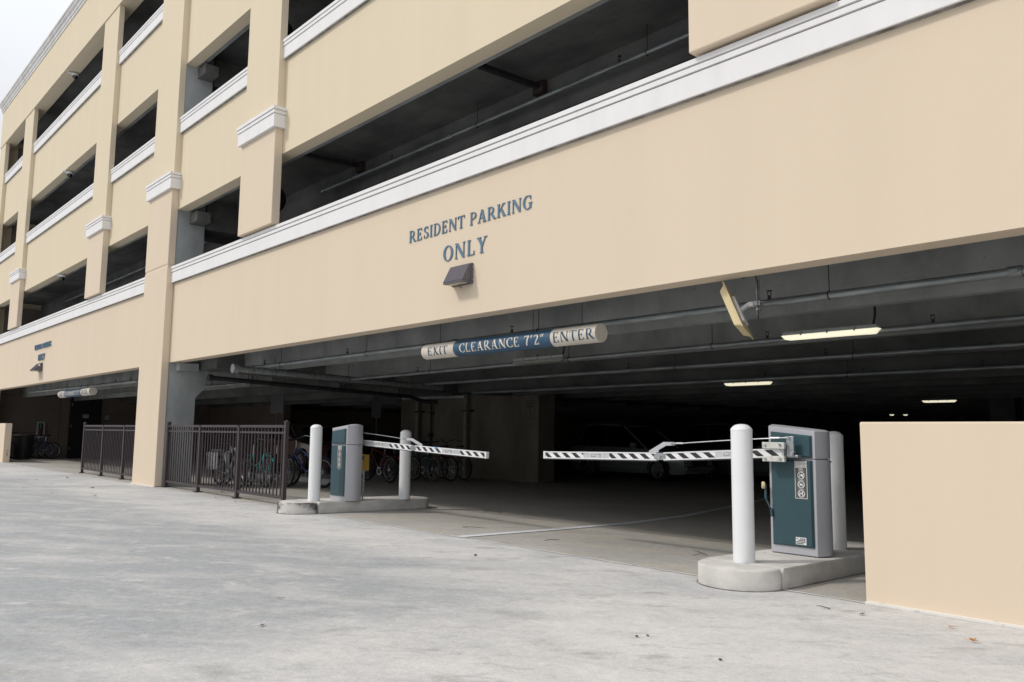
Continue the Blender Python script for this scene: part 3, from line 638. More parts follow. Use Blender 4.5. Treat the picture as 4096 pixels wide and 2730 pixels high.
# steel clips, fans and dome cameras in the upper openings
for x, lab in ((-13.0, "dark steel brace in the first upper opening, beside the round fan"), (-8.1, "dark steel brace in the middle of the first upper opening")):
    t = thing("steel_brace", lab, "brace", (x, 6.5, 6.2), group="steel braces tying the front wall to the upper ceiling")
    MB().hexa([(.0, -.0, -.06), (.09, 0, -.06), (.09, 1.35, .0), (0, 1.35, 0), (0, 0, .0), (.09, 0, 0), (.09, 1.35, .06), (0, 1.35, .06)]).build("bar", DARKPIPE, t)
    MB().box(-.06, .15, 1.3, 1.39, -.08, .10).build("end_plate", RUST, t)
for x, y, z, lab in ((-14.3, 6.7, 5.65, "round black fan at the left end of the first upper opening"), (-14.3, 6.7, 9.05, "round black fan at the left end of the second upper opening")):
    t = thing("wall_fan", lab, "fan", (x, y, z), group="round fans inside the upper openings")
    m = MB().lathe([(.0, .10), (.12, .10), (.25, .06), (.30, .0), (.30, -.06), (.25, -.10), (0, -.12)], seg=32); m.xf(Matrix.Rotation(R_(90), 4, 'Y') @ Matrix.Rotation(R_(14), 4, 'X')); m.build("drum", MIRROR, t, smooth=True)
    MB().cyl((-.05, 0, .2), (-.05, 0, .47), .015, 8).build("bracket", MIRROR, t); MB().box(.04, .10, -.14, -.10, -.26, -.2).build("label_plate", WHITET, t)
for x, z, lab in ((-28.2, 12.6, "white dome camera in the topmost left opening"), (-27.96, 9.24, "white dome camera in the middle left opening"), (-27.9, 5.89, "white dome camera in the left opening above the visitor lettering")):
    t = thing("dome_camera", lab, "security camera", (x, 6.3, z), group="white dome cameras under the left front walls")
    MB().box(-.05, .05, -.2, .05, .06, .10).cyl((0, 0, .02), (0, 0, .09), .1, 20).build("housing", WHITE, t, smooth=True)
    MB().lathe([(.085, .02), (.08, -.03), (.05, -.075), (0, -.09)], seg=20).build("dome", GLASS, t, smooth=True)

# ================================================================ ISLANDS
def island(xr, y0, y1, w, nose, label, dark):
    t = thing("traffic_island", label, "island", (xr - w / 2, y0, 0), group="raised concrete islands at the barriers")
    H = .16; n = 18
    def slab(poly, zf, name, mat):
        m = MB(); r = .02; ins = []
        cx = sum(p[0] for p in poly) / len(poly); cy = sum(p[1] for p in poly) / len(poly)
        B = [m.b.verts.new((x, y, zf(y) - .03)) for x, y in poly]; T = [m.b.verts.new((x, y, zf(y) + H - r)) for x, y in poly]
        def inn(x, y, d):
            v = Vector((x - cx, y - cy)); return (x - v.x / v.length * d, y - v.y / v.length * d)
        T2 = [m.b.verts.new((*inn(x, y, r * .35), zf(y) + H - r * .3)) for x, y in poly]; T3 = [m.b.verts.new((*inn(x, y, r), zf(y) + H)) for x, y in poly]
        k = len(poly)
        for a, b_ in ((B, T), (T, T2), (T2, T3)):
            for i in range(k): m.b.faces.new([a[i], a[(i + 1) % k], b_[(i + 1) % k], b_[i]])
        m.b.faces.new(T3).material_index = 1; return m.build(name, [mat, KERB], t, smooth=True)
    zf = lambda y: fz(y + y0)
    poly = [(-w / 2 + .012, -.013), (w / 2 - .012, -.013)][::-1] + [(-w / 2 * math.cos(math.pi * i / n), -nose * math.sin(math.pi * i / n)) for i in range(1, n)]
    slab(poly, zf, "nose", KERB_D if dark else KERB)
    L_ = y1 - y0; gm = MB()
    for o, i2 in zip([(-(w / 2 + .012) * math.cos(math.pi * i / n), -(nose + .016) * math.sin(math.pi * i / n)) for i in range(n)], [(-(w / 2 + .012) * math.cos(math.pi * (i + 1) / n), -(nose + .016) * math.sin(math.pi * (i + 1) / n)) for i in range(n)]):
        gm.quad((o[0] * .9, o[1] * .9, .0015), (i2[0] * .9, i2[1] * .9, .0015), (*i2, .0015), (*o, .0015))
    for sx in (-1, 1): gm.quad((sx * w * .45, 0, .0015), (sx * (w / 2 + .012), 0, .0015), (sx * (w / 2 + .012), L_ - .25, zf(L_ - .25) + .0015), (sx * w * .45, L_ - .25, zf(L_ - .25) + .0015))
    gm.build("base_strip", DARK_STRIP, t)  # thin dark strip lying on the ground around the island foot
    poly = [(-w / 2, .008), (w / 2, .008), (w / 2, L_ - .25)] + [(w / 2 * math.cos(math.pi * i / n), L_ - .25 + .25 * math.sin(math.pi * i / n)) for i in range(1, n)] + [(-w / 2, L_ - .25)]
    slab(poly, zf, "body", KERB)
    return t
island(-3.355, 5.985, 8.4, .72, .36, "pale raised concrete island under the right barrier cabinet", False)
island(-10.745, 6.0, 8.15, .71, .44, "raised concrete island with black tyre scuffs under the left barrier cabinet", True)

def bollard(x, y, z, h, label):
    t = thing("bollard", label, "bollard", (x, y, z), group="white round bollards on the islands")
    MB().lathe([(.089, 0), (.089, h - .055)], seg=40).build("sleeve", WHITE, t, smooth=True)
    MB().lathe([(.0905, h - .056), (.0905, h - .046), (.078, h - .028), (.055, h - .010), (.028, h - .002), (0, h)], seg=40).build("dome_cap", WHITE, t, smooth=True)
bollard(-3.741, 6.053, .155, 1.145, "nearest and largest white bollard, in front of the right cabinet")
bollard(-3.70, 7.62, .135, 1.12, "white bollard mostly hidden behind the right cabinet")
bollard(-11.007, 6.063, .155, 1.145, "white bollard beside the end post of the dark fence, left of the left cabinet")
bollard(-10.79, 7.548, .135, 1.10, "white bollard behind the left barrier arm")

# ================================================================ BARRIER GATES
def gate(cx, cy, cz, sg, label):
    t = thing("barrier_gate", label, "barrier gate", (cx, cy, cz), group="barrier gates across the entry")
    P = lambda x, y, z: (sg * x, sg * y, z)
    ax, ay, bul, n = .222, .138, .055, 12
    out = [(-ax, -ay), (ax, -ay)] + [(ax + bul * math.sin(math.pi * i / n), -ay + 2 * ay * i / n) for i in range(1, n)] + [(ax, ay), (-ax, ay)] + \
          [(-ax - bul * math.sin(math.pi * i / n), ay - 2 * ay * i / n) for i in range(1, n)]
    def shell(z0, top, name, e=0.0, crown=False):
        m = MB(); B = [m.b.verts.new(P(x * (1 + e), y * (1 + e), z0)) for x, y in out]; T = [m.b.verts.new(P(x * (1 + e), y * (1 + e), top(x))) for x, y in out]
        k = len(out)
        for i in range(k): m.b.faces.new([B[i], B[(i + 1) % k], T[(i + 1) % k], T[i]])
        m.b.faces.new(B[::-1])
        if crown:
            T2 = [m.b.verts.new(P(x * .94, y * .55, top(x) + .014)) for x, y in out]
            for i in range(k): m.b.faces.new([T[i], T[(i + 1) % k], T2[(i + 1) % k], T2[i]])
            m.b.faces.new(T2)
        else: m.b.faces.new(T)
        return m.build(name, GREYP, t, smooth=True, bev=.004)
    shell(0.004, lambda x: .845, "housing")
    shell(.852, lambda x: 1.118 - .10 * x, "hood", crown=True)
    m = MB(); m.box(-ax + .01, ax - .01, -ay + .012, ay - .012, .84, .86); m.build("seam", BLACK, t)
    for s in (-1, 1):     # door panels on both wide faces
        for z0, zl, zr, nm in ((.075, .838, .838, "door"), (.860, 1.092, 1.055, "upper_panel")):
            y = s * ay; d = .024; i_ = .014
            xs0, xs1 = -.197, .197
            A = [P(xs0, y, z0), P(xs1, y, z0), P(xs1, y, zr), P(xs0, y, zl)]; B = [P(xs0, y + s * .010, z0), P(xs1, y + s * .010, z0), P(xs1, y + s * .010, zr), P(xs0, y + s * .010, zl)]
            Cc = [P(xs0 + i_, y + s * d, z0 + i_), P(xs1 - i_, y + s * d, z0 + i_), P(xs1 - i_, y + s * d, zr - i_), P(xs0 + i_, y + s * d, zl - i_)]
            m = MB(); va = [m.b.verts.new(p) for p in A]; vb = [m.b.verts.new(p) for p in B]; vc = [m.b.verts.new(p) for p in Cc]
            for u, v in ((va, vb), (vb, vc)):
                for k in range(4): m.b.faces.new([u[k], u[(k + 1) % 4], v[(k + 1) % 4], v[k]])
            m.b.faces.new(vc); m.build(nm, GREEN, t)
    # the face with the sticker as the camera sees it (-y side in world)
    yf = -ay - .0245
    def W(x0, x1, z0, z1, th, name, mat, par=t): return MB().box(x0, x1, yf - th, yf, z0, z1).build(name, mat, par)
    sx0, sx1, sz0, sz1 = (.036, .160, .495, .833) if sg > 0 else (.002, .124, .488, .832)
    st = W(sx0, sx1, sz0, sz1, .0012, "sticker", STICK)
    m = MB(); e = .004
    for a, b_, c, d in ((sx0 + .004, sx1 - .004, sz0 + .004, sz0 + .004 + e), (sx0 + .004, sx1 - .004, sz1 - .004 - e, sz1 - .004), (sx0 + .004, sx0 + .004 + e, sz0 + .008, sz1 - .008), (sx1 - .004 - e, sx1 - .004, sz0 + .008, sz1 - .008)):
        m.box(a, b_, yf - .0024, yf - .0013, c, d)
    m.box(sx0 + .010, sx1 - .010, yf - .0022, yf - .0013, sz1 - .034, sz1 - .012); m.box(sx0 + .010, sx1 - .010, yf - .0022, yf - .0013, sz1 - .060, sz1 - .038)
    m.build("white_border", WHITET, st)
    mx = (sx0 + sx1) / 2; ww = sx1 - sx0
    sans("AUTOMOBILE", .0205, st, "lettering", STICK, facing((mx, yf - .0028, sz1 - .0235))); sans("TRAFFIC ONLY", .0185, st, "lettering", STICK, facing((mx, yf - .0028, sz1 - .0495)))
    sans("NO", .026, st, "lettering", WHITET, facing((mx, yf - .0020, sz1 - .075)))
    for k in range(3):
        zc = sz1 - .130 - k * .080; r = .033
        m = MB()
        for i in range(28):
            a0, a1 = 2 * math.pi * i / 28, 2 * math.pi * (i + 1) / 28
            q = [(mx + rr * math.cos(a), zc + rr * math.sin(a)) for a, rr in ((a0, r), (a1, r), (a1, r - .006), (a0, r - .006))]
            m.quad(*[(x, yf - .0024, z) for x, z in q])
        c_, s_ = math.cos(R_(-40)), math.sin(R_(-40))
        q = [(-.029, -.0025), (.029, -.0025), (.029, .0025), (-.029, .0025)]
        m.quad(*[(mx + u * c_ - v * s_, yf - .0027, zc + u * s_ + v * c_) for u, v in q])
        m.box(mx - .028, mx + .028, yf - .0022, yf - .0013, zc + .0375, zc + .0405)
        if k == 0: 
            for dx, dz, rr in ((-.014, -.008, .009), (.013, -.009, .006)):
                m.quad(*[(mx + dx + rr * math.cos(a), yf - .0021, zc + dz + rr * math.sin(a)) for a in (0, 1.57, 3.14, 4.71)])
            m.quad(*[(mx + x, yf - .0023, zc + z) for x, z in ((-.008, .0), (.018, -.012), (.020, .008), (.002, .012))])
        elif k == 1:
            for dx in (-.013, .013):
                for i in range(12):
                    a0, a1 = 2 * math.pi * i / 12, 2 * math.pi * (i + 1) / 12
                    m.quad(*[(mx + dx + rr * math.cos(a), yf - .0021, zc - .006 + rr * math.sin(a)) for a, rr in ((a0, .009), (a1, .009), (a1, .006), (a0, .006))])
            m.quad(*[(mx + x, yf - .0023, zc + z) for x, z in ((-.012, -.006), (.0, -.008), (.012, .008), (-.006, .009))])
        else:
            m.quad(*[(mx + x, yf - .0021, zc + z) for x, z in ((.0, -.002), (.014, -.02), (.018, -.018), (.010, .004))]); m.quad(*[(mx + x, yf - .0023, zc + z) for x, z in ((.002, .004), (.014, .0), (.016, .018), (.006, .02))])
            m.quad(*[(mx + x, yf - .0022, zc + z) for x, z in ((-.020, -.016), (-.010, -.018), (-.010, .004), (-.020, .002))])
        m.build("no_entry_symbol", WHITET, st)
    sd = 1 if True else -1
    sans("AMANO", .020, t, "maker_lettering", BLACK, facing((ax + .052, .03, .825), Vector((0, 1, 0)), Vector((0, 0, 1))) @ Matrix.Scale(1, 4))
    if sg > 0:
        npl = W(.032, .131, .097, .160, .0012, "name_plate", WHITET)
        m = MB()
        for r_ in range(4):
            for c in range(5):
                if (r_ * 5 + c) % 6 != 4: m.box(.038 + c * .0175, .038 + c * .0175 + .014, yf - .0024, yf - .0013, .103 + r_ * .0135, .103 + r_ * .0135 + .008)
        m.build("small_print", BLACK, npl)
        h = MB(); h.hexa([(-.196, -ay - .045, .318), (-.178, -ay - .045, .322), (-.178, -ay - .03, .322), (-.196, -ay - .03, .318), (-.205, -ay - .045, .40), (-.185, -ay - .045, .392), (-.185, -ay - .03, .392), (-.205, -ay - .03, .40)])
        h.hexa([(-.205, -ay - .045, .39), (-.187, -ay - .045, .385), (-.187, -ay - .035, .385), (-.205, -ay - .035, .39), (-.254, -ay - .045, .485), (-.238, -ay - .045, .478), (-.238, -ay - .035, .478), (-.254, -ay - .035, .485)])
        h.box(-.256, -.236, -ay - .045, -ay - .035, .478, .605)
        hd = h.build("crank_handle", GREEN, t); MB().box(-.20, -.19, -ay - .03, -ay, .34, .38).build("pivot", STEEL, hd)
        k = MB().lathe([(0, -.012), (.030, -.012), (.033, -.006), (.033, .006), (.030, .012), (0, .012)], seg=24); k.xf(Matrix.Translation((-.258, -ay - .055, .600)) @ Matrix.Rotation(R_(-50), 4, 'Z') @ Matrix.Rotation(R_(90), 4, 'X')); k.build("knob", ANT, hd, smooth=True)
    else:
        k = MB().lathe([(0, 0), (.013, 0), (.011, .014), (0, .016)], seg=16); k.xf(Matrix.Translation((.085, yf, .47)) @ Matrix.Rotation(R_(90), 4, 'X')); k.build("lock", CHROME, t, smooth=True)
    return t
def arm(t, cx, cy, cz, y, pts, sections, stickers, sgn, kn, rod):
    """pts: hinge, joint, tip as (x, zcentre); sections: stripe spans (x0, x1); world coordinates made local to t."""
    H = .077; D = .034
    def zc(x):
        (x0, z0), (x1, z1), (x2, z2) = pts
        if (x - x1) * (x0 - x1) > 0: return z0 + (z1 - z0) * (x - x0) / (x1 - x0)
        return z1 + (z2 - z1) * (x - x1) / (x2 - x1)
    Lx = lambda x: x - cx
    def beam(xa, xb, y0, y1, o0, o1, m):
        m.hexa([(Lx(xa), y0 - cy, zc(xa) - cz + o0), (Lx(xb), y0 - cy, zc(xb) - cz + o0), (Lx(xb), y1 - cy, zc(xb) - cz + o0), (Lx(xa), y1 - cy, zc(xa) - cz + o0),
                (Lx(xa), y0 - cy, zc(xa) - cz + o1), (Lx(xb), y0 - cy, zc(xb) - cz + o1), (Lx(xb), y1 - cy, zc(xb) - cz + o1), (Lx(xa), y1 - cy, zc(xa) - cz + o1)]); return m
    h, j, e = pts[0][0], pts[1][0], pts[2][0]
    a1 = j + .045 * (1 if h > j else -1); a2 = j - .045 * (1 if h > j else -1)
    ar = beam(h, a1, y, y + D, -H / 2, H / 2, MB()); beam(a2, e, y, y + D, -H / 2, H / 2, ar); A = ar.build("arm", ALU, t, bev=.003)
    m = MB()
    for xa, xb in ((h, a1), (a2, e)):
        beam(xa, xb, y - .004, y + D + .004, H / 2 - .010, H / 2 + .001, m); beam(xa, xb, y - .004, y + D + .004, -H / 2 - .001, -H / 2 + .010, m)
    m.build("edge_rail", WHITE, A)
    m = MB(); beam(h, a1, y + .006, y + D - .004, -H / 2 - .013, -H / 2 - .0015, m); beam(a2, e, y + .006, y + D - .004, -H / 2 - .013, -H / 2 - .0015, m); m.build("rubber_strip", mk("grey_rubber", (.09, .095, .10)), A)
    m = MB(); sg_ = 1 if e > h else -1; beam(e - sg_ * .02, e + sg_ * .004, y - .007, y + D + .007, -H / 2 - .004, H / 2 + .004, m); m.build("end_cap", WHITE, A)
    m = MB(); beam(min(a1, a2) - .03, max(a1, a2) + .03, y - .002, y + D + .002, -H / 2 + .004, H / 2 - .004, m); hj = m.build("hinge_joint", STEEL, A)
    k = MB().cyl((Lx(j), y - cy - .014, zc(j) - cz), (Lx(j), y - cy, zc(j) - cz), .014, 12); k.build("bolt", STEEL, hj)
    q = H / 2 - .0105
    for (x0, x1, first, ph) in sections:
        wt = MB(); bt = MB()
        x0, x1 = min(x0, x1), max(x0, x1)
        for yy, o in ((y - .0012, -1), (y + D + .0012, 1)):
            wt.quad((Lx(x0), yy - cy, zc(x0) - cz - q), (Lx(x1), yy - cy, zc(x1) - cz - q), (Lx(x1), yy - cy, zc(x1) - cz + q), (Lx(x0), yy - cy, zc(x0) - cz + q))
        p = .150; w = .072; sl = .075; x = x0 + ph
        while x < x1 + .08:
            for yy in (y - .0024, y + D + .0024):
                # parallelogram leaning: top further towards -x; clipped to the section
                T0, T1, B0, B1 = x - sl / 2, x - sl / 2 + w, x + sl / 2, x + sl / 2 + w
                poly = [(B0, -1), (B1, -1), (T1, 1), (T0, 1)]
                def clip(poly, xc, keep):
                    o = []
                    for i in range(len(poly)):
                        a, b_ = poly[i], poly[(i + 1) % len(poly)]; ia, ib = (a[0] - xc) * keep >= 0, (b_[0] - xc) * keep >= 0
                        if ia: o.append(a)
                        if ia != ib: tt = (xc - a[0]) / (b_[0] - a[0]); o.append((xc, a[1] + (b_[1] - a[1]) * tt))
                    return o
                poly = clip(clip(poly, x0 + .004, 1), x1 - .004, -1)
                if len(poly) >= 3: bt.b.faces.new([bt.b.verts.new((Lx(u), yy - cy, zc(u) - cz + v * (q - .001))) for u, v in poly])
            x += p
        tp = wt.build("white_tape", WHITET, A); bt.build("black_stripes", BLACKT, A)
    for x0, x1 in stickers:
        xm = (x0 + x1) / 2; w = abs(x1 - x0)
        m = MB(); beam(min(x0, x1), max(x0, x1), y - .0018, y - .0006, -q + .004, q - .004, m); st = m.build("sticker", WHITET, A)
        tl = (zc(x1) - zc(x0)) / (x1 - x0); sx = Vector((1, 0, tl)).normalized(); sz = Vector((-tl, 0, 1)).normalized()
        sans("AUTOMOBILE", w * .145, st, "lettering", BLACK, facing((Lx(xm), y - cy - .0026, zc(xm) - cz + .010), sx, sz))
        sans("TRAFFIC ONLY", w * .145, st, "lettering", BLACK, facing((Lx(xm), y - cy - .0026, zc(xm) - cz - .012), sx, sz))
    # gooseneck bracket and tie rod
    b_ = MB(); b_.ext([(Lx(u), v - cz) for u, v in kn], 'y', y - cy + .010, y - cy + .016); gb = b_.build("gooseneck", ALU, t, bev=.002)
    (rx0, rz0), (rx1, rz1) = rod
    MB().cyl((Lx(rx0), y - cy - .004, rz0 - cz), (Lx(rx0), y - cy + .02, rz0 - cz), .014, 12).build("bolt", STEEL, gb)
    d = rx1 - rx0
    pts_ = [(Lx(rx0 + d * f), y - cy + .004, rz0 + (rz1 - rz0) * f - cz + .006 * math.sin(math.pi * f)) for f in (0, .1, .3, .5, .7, .9, 1)]
    MB().tube(pts_, .0052, 8).build("tie_rod", STEEL, t, smooth=True)
    m = MB()
    for f in (.07, .90): m.cyl((Lx(rx0 + d * (f - .035)), y - cy + .004, rz0 + (rz1 - rz0) * f - cz + .003), (Lx(rx0 + d * (f + .035)), y - cy + .004, rz0 + (rz1 - rz0) * f - cz + .004), .010, 8)
    m.build("turnbuckle", CHROME, t)

cR = (-3.708, 6.96, .152); gR = gate(*cR, 1, "near barrier gate on the right island, teal cabinet doors and jointed striped arm")
arm(gR, *cR, 6.705, ((-3.72, 1.055), (-5.09, .981), (-6.77, .953)),
    [(-6.745, -6.14, 1, .0), (-5.77, -5.16, 1, .0), (-5.02, -4.43, 1, .03), (-4.05, -3.74, 1, .03)], [(-6.045, -5.86), (-4.355, -4.17)], -1,
    [(-5.24, 1.022), (-5.115, 1.022), (-5.115, 1.045), (-5.02, 1.092), (-4.915, 1.095), (-4.915, 1.128), (-5.055, 1.128), (-5.24, 1.035)], ((-4.935, 1.110), (-3.675, 1.188)))
# arm clamp and lever on the right cabinet
LR = lambda x, y, z: (x - cR[0], y - cR[1], z - cR[2])
m = MB()
for z0, z1 in ((1.088, 1.146), (.972, 1.022)): m.box(*[v for v in (-3.913 - cR[0], -3.695 - cR[0], 6.668 - cR[1], 6.70 - cR[1], z0 - cR[2], z1 - cR[2])])
hc = m.build("arm_clamp", mk("cast_aluminium", (.66, .66, .63), (.50, .50, .47), 25, .5, .1, 90), gR, bev=.004)
m = MB()
for x, z in ((-3.88, 1.117), (-3.735, 1.125), (-3.88, .997), (-3.735, .999)): m.cyl(LR(x, 6.655, z), LR(x, 6.67, z), .011, 10)
m.build("bolt", STEEL, hc)
m = MB().box(-3.70 - cR[0], -3.632 - cR[0], 6.72 - cR[1], 6.732 - cR[1], 1.018 - cR[2], 1.20 - cR[2]); m.box(-3.92 - cR[0], -3.72 - cR[0], 6.741 - cR[1], 6.755 - cR[1], .98 - cR[2], 1.13 - cR[2])
m.box(-3.69 - cR[0], -3.60 - cR[0], 6.732 - cR[1], 6.84 - cR[1], 1.012 - cR[2], 1.035 - cR[2]); m.cyl(LR(-3.68, 6.74, 1.06), LR(-3.68, 6.84, 1.06), .03, 14)
lv = m.build("lever", STEEL, gR, bev=.002)
m = MB()
for x, z in ((-3.675, 1.188), (-3.645, 1.045)): m.cyl(LR(x, 6.70, z), LR(x, 6.722, z), .014, 12)
m.build("bolt", CHROME, lv)

cL = (-10.967, 6.578, .152); gL = gate(*cL, -1, "far barrier gate on the scuffed left island, arm reaching right past a bollard")
arm(gL, *cL, 6.80, ((-10.86, 1.030), (-9.53, .974), (-7.92, .917)),
    [(-10.137, -9.58, 1, .0), (-9.47, -8.85, 1, .04), (-8.46, -7.95, 1, .0)], [(-10.551, -10.377), (-8.80, -8.61)], 1,
    [(-9.75, 1.078), (-9.61, 1.078), (-9.39, 1.005), (-9.33, 1.005), (-9.33, 1.03), (-9.57, 1.112), (-9.75, 1.112)], ((-9.735, 1.095), (-10.86, 1.178)))
m = MB().box(.08, .125, .155, .17, .84, 1.03); m.box(.11, .16, .17, .19, .86, .95); m.build("lever", STEEL, gL, bev=.002)
m = MB()
b_ = Vector((-8.985 - cL[0], 6.797 - cL[1], .957 - cL[2] + .030)); m.box(b_.x - .025, b_.x + .02, b_.y - .006, b_.y, b_.z - .012, b_.z + .012); m.build("tape_mark", BLUETAPE, gL)

t = thing("control_box", "yellow metal control box on a grey conduit behind the left cabinet", "control box", (-11.06, 6.95, fz(6.95) + .15))
MB().box(-.10, .07, -.04, .05, .455, .70).build("box", YELLOW, t, bev=.004); MB().box(-.01, .055, -.044, -.0405, .62, .69).build("window", BLACK, t)
MB().tube([(.0, 0, .455), (.0, 0, .1), (-.02, 0, .03), (-.02, 0, -.12)], .014, 8).build("conduit", GALV, t); MB().cyl((0, 0, .42), (0, 0, .455), .022, 10).build("fitting", STEEL, t)

# ================================================================ FENCES
def fence(y, posts, label, endcaps, ends_short, hidden_tail=None):
    t = thing("metal_fence", label, "fence", (posts[0], y, 0), group="bronze picket fences in the entries")
    X = lambda x: x - posts[0]
    for i, x in enumerate(posts):
        short = i in ends_short; e = i in endcaps
        p = MB().box(X(x) - .03, X(x) + .03, -.03, .03, .075 if short else .002, 1.335 if e else 1.262).build("post", BRONZE, t)
        if e: MB().box(X(x) - .036, X(x) + .036, -.036, .036, 1.332, 1.352).lathe([(.036, 1.352), (.02, 1.366), (0, 1.37)], (X(x), 0, 0), 4).build("post_cap", BRONZE, p)
        if not short:
            MB().box(X(x) - .065, X(x) + .065, -.065, .065, -.002, .012).build("base_plate", BRONZE, p)
    for a, b_ in zip(posts, posts[1:]):
        MB().box(X(a) + .03, X(b_) - .03, -.022, .022, 1.25, 1.293).build("top_rail", BRONZE, t)
        MB().box(X(a) + .0305, X(b_) - .0305, -.018, .018, 1.150, 1.182).build("middle_rail", BRONZE, t)
        MB().box(X(a) + .0305, X(b_) - .0305, -.018, .018, .095, .140).build("bottom_rail", BRONZE, t)
        m = MB(); n = 13
        for k in range(1, n + 1):
            x = X(a) + (b_ - a) * k / (n + 1); m.box(x - .009, x + .009, -.009, .009, .12, 1.26)
        m.build("picket_panel", BRONZE, t)
fence(6.2, [-17.56, -15.82, -14.03, -12.245], "bronze metal picket fence between the concrete column and the left island", (0, 3), (3,))
fence(6.3, [-24.2, -22.47, -20.77, -19.2], "bronze metal picket fence left of the cream column, partly hidden by it", (0,), ())

# ================================================================ BICYCLES
def arcpts(p, q, sag, n=7):
    p, q = Vector(p), Vector(q); return [p + (q - p) * (i / n) + Vector((0, 0, sag)) * math.sin(math.pi * i / n) for i in range(n + 1)]
WHEELS = {}
def wheel_mesh(tyre, tr):
    key = (tyre.name, tr)
    if key in WHEELS: return WHEELS[key]
    ring = lambda r: [(r * math.cos(2 * math.pi * k / 36), 0, r * math.sin(2 * math.pi * k / 36)) for k in range(36)]
    o1 = MB().tube(ring(.335 - tr), tr, 8, closed=True).build("tyre", tyre, smooth=True)
    o2 = MB().tube(ring(.335 - 2 * tr - .004), .011, 6, closed=True).build("rim", RIM, smooth=True)
    m = MB(); R0 = .335 - 2 * tr - .01
    for k in range(24):
        a = 2 * math.pi * k / 24; s = .022 if k % 2 else -.022; b_ = a + (.35 if k % 4 < 2 else -.35)
        m.tube([(.018 * math.cos(b_), s, .018 * math.sin(b_)), (R0 * math.cos(a), 0, R0 * math.sin(a))], .0014, 4)
    m.cyl((0, -.035, 0), (0, .035, 0), .018, 10); o3 = m.build("spokes", RIM)
    out = [o.data for o in (o1, o2, o3)]
    for o in (o1, o2, o3): bpy.data.objects.remove(o)
    WHEELS[key] = out; return out
def bike(x, y, rz, label, style, fm, tyre=None, tr=.024, lean=0.04, red=True, extra=None, zoff=None, grp="bicycles parked in the garage"):
    """local: rear hub at x=0, front hub at x=1.05, so (x, y) is where the REAR wheel stands."""
    t = thing("bicycle", label, "bicycle", (x, y, fz(y) + .002 if zoff is None else zoff), rz, grp)
    t.rotation_euler = (lean, 0, rz)
    tyre = tyre or RUBBER; r = .335
    for hx in (0, 1.05):
        w = bpy.data.objects.new("wheel", None); COL.objects.link(w); w.parent = t; w.location = (hx, 0, r)
        for nm, me in zip(("tyre", "rim", "spokes"), wheel_mesh(tyre, tr)):
            o = bpy.data.objects.new(nm, me); COL.objects.link(o); o.parent = w
        if hx == 0: MB().cyl((0, .03, 0), (0, .045, 0), .045, 16).build("cassette", STEEL, w)
    BB = (.43, 0, .28); ST = (.30, 0, .70); HT = (.86, 0, .84); HB = (.895, 0, .72); RH = (0, 0, r); FH = (1.05, 0, r)
    m = MB()
    if style == 'cruiser':
        m.tube(arcpts(HT, (.33, 0, .56), .07), .017, 8); m.tube(arcpts(HB, BB, -.06), .019, 8); m.tube(arcpts((.62, 0, .70), (.10, 0, .50), .05), .012, 8)
    elif style == 'step':
        m.tube(arcpts(HB, (.36, 0, .45), -.10), .02, 8); m.tube(arcpts((.85, 0, .70), BB, -.10), .02, 8)
    else:
        m.tube([HT, ST], .016, 8); m.tube([HB, BB], .019, 8)
    m.tube([BB, ST], .016, 8); m.tube([HT, HB], .021, 8)
    for s in (-.045, .045):
        m.tube([(ST[0] + .01, s * .4, ST[2] - .04), (0, s, r)], .009, 6); m.tube([(BB[0], s * .6, BB[2]), (0, s, r)], .010, 6)
    m.build("frame", fm, t, smooth=True)
    m = MB()
    for s in (-.05, .05): m.tube([(HB[0] + .005, s * .7, HB[2] - .02), (.945, s, .58), FH[:1] + (s,) + FH[2:]], [.014, .013, .009], 8)
    m.tube([(HB[0] - .002, -.04, HB[2] - .01), (HB[0] - .002, .04, HB[2] - .01)], .015, 8)
    m.build("fork", fm if style != 'mtb' else BLACK, t, smooth=True)
    hz = 1.03
    m = MB().tube([HT, (.835, 0, hz - .03), (.88, 0, hz)], .012, 8)
    if style in ('cruiser', 'swept'):
        for s in (-1, 1): m.tube([(.88, 0, hz), (.89, s * .10, hz + .05), (.82, s * .25, hz + .10), (.70, s * .31, hz + .07), (.60, s * .32, hz + .05)], .011, 8)
    else: m.tube([(.86, -.31, hz + .02), (.88, -.1, hz), (.88, .1, hz), (.86, .31, hz + .02)], .012, 8)
    hb = m.build("handlebar", CHROME if style in ('cruiser', 'step') else BLACK, t, smooth=True)
    m = MB()
    for s in (-1, 1):
        if style in ('cruiser', 'swept'): m.tube([(.69, s * .312, hz + .068), (.59, s * .322, hz + .048)], .017, 8)
        else: m.tube([(.864, s * .22, hz + .012), (.858, s * .32, hz + .022)], .017, 8)
    m.build("grips", BLACK, hb)
    sz = .93; m = MB().tube([ST, (.27, 0, sz - .03)], .013, 8); m.build("seat_post", CHROME, t)
    m = MB(); pr = [(-.13, .07, .0), (-.10, .085, .01), (.0, .06, .01), (.08, .025, .0), (.15, .018, -.01)]
    rings = []
    for px, w_, dz in pr:
        rings.append([m.b.verts.new((.26 + px, w_ * math.cos(a), sz + dz + (.026 if math.sin(a) > 0 else .020) * math.sin(a))) for a in [2 * math.pi * k / 10 for k in range(10)]])
    for A, B in zip(rings, rings[1:]):
        for k in range(10): m.b.faces.new([A[k], A[(k + 1) % 10], B[(k + 1) % 10], B[k]])
    m.b.faces.new(rings[0]); m.b.faces.new(rings[-1]); m.build("saddle", BLACK, t, smooth=True)
    m = MB().lathe([(.095, -.003), (.095, .003), (.07, .003), (.07, -.003), (.095, -.003)], seg=28).xf(Matrix.Translation((BB[0], .05, BB[2])) @ Matrix.Rotation(R_(90), 4, 'X'))
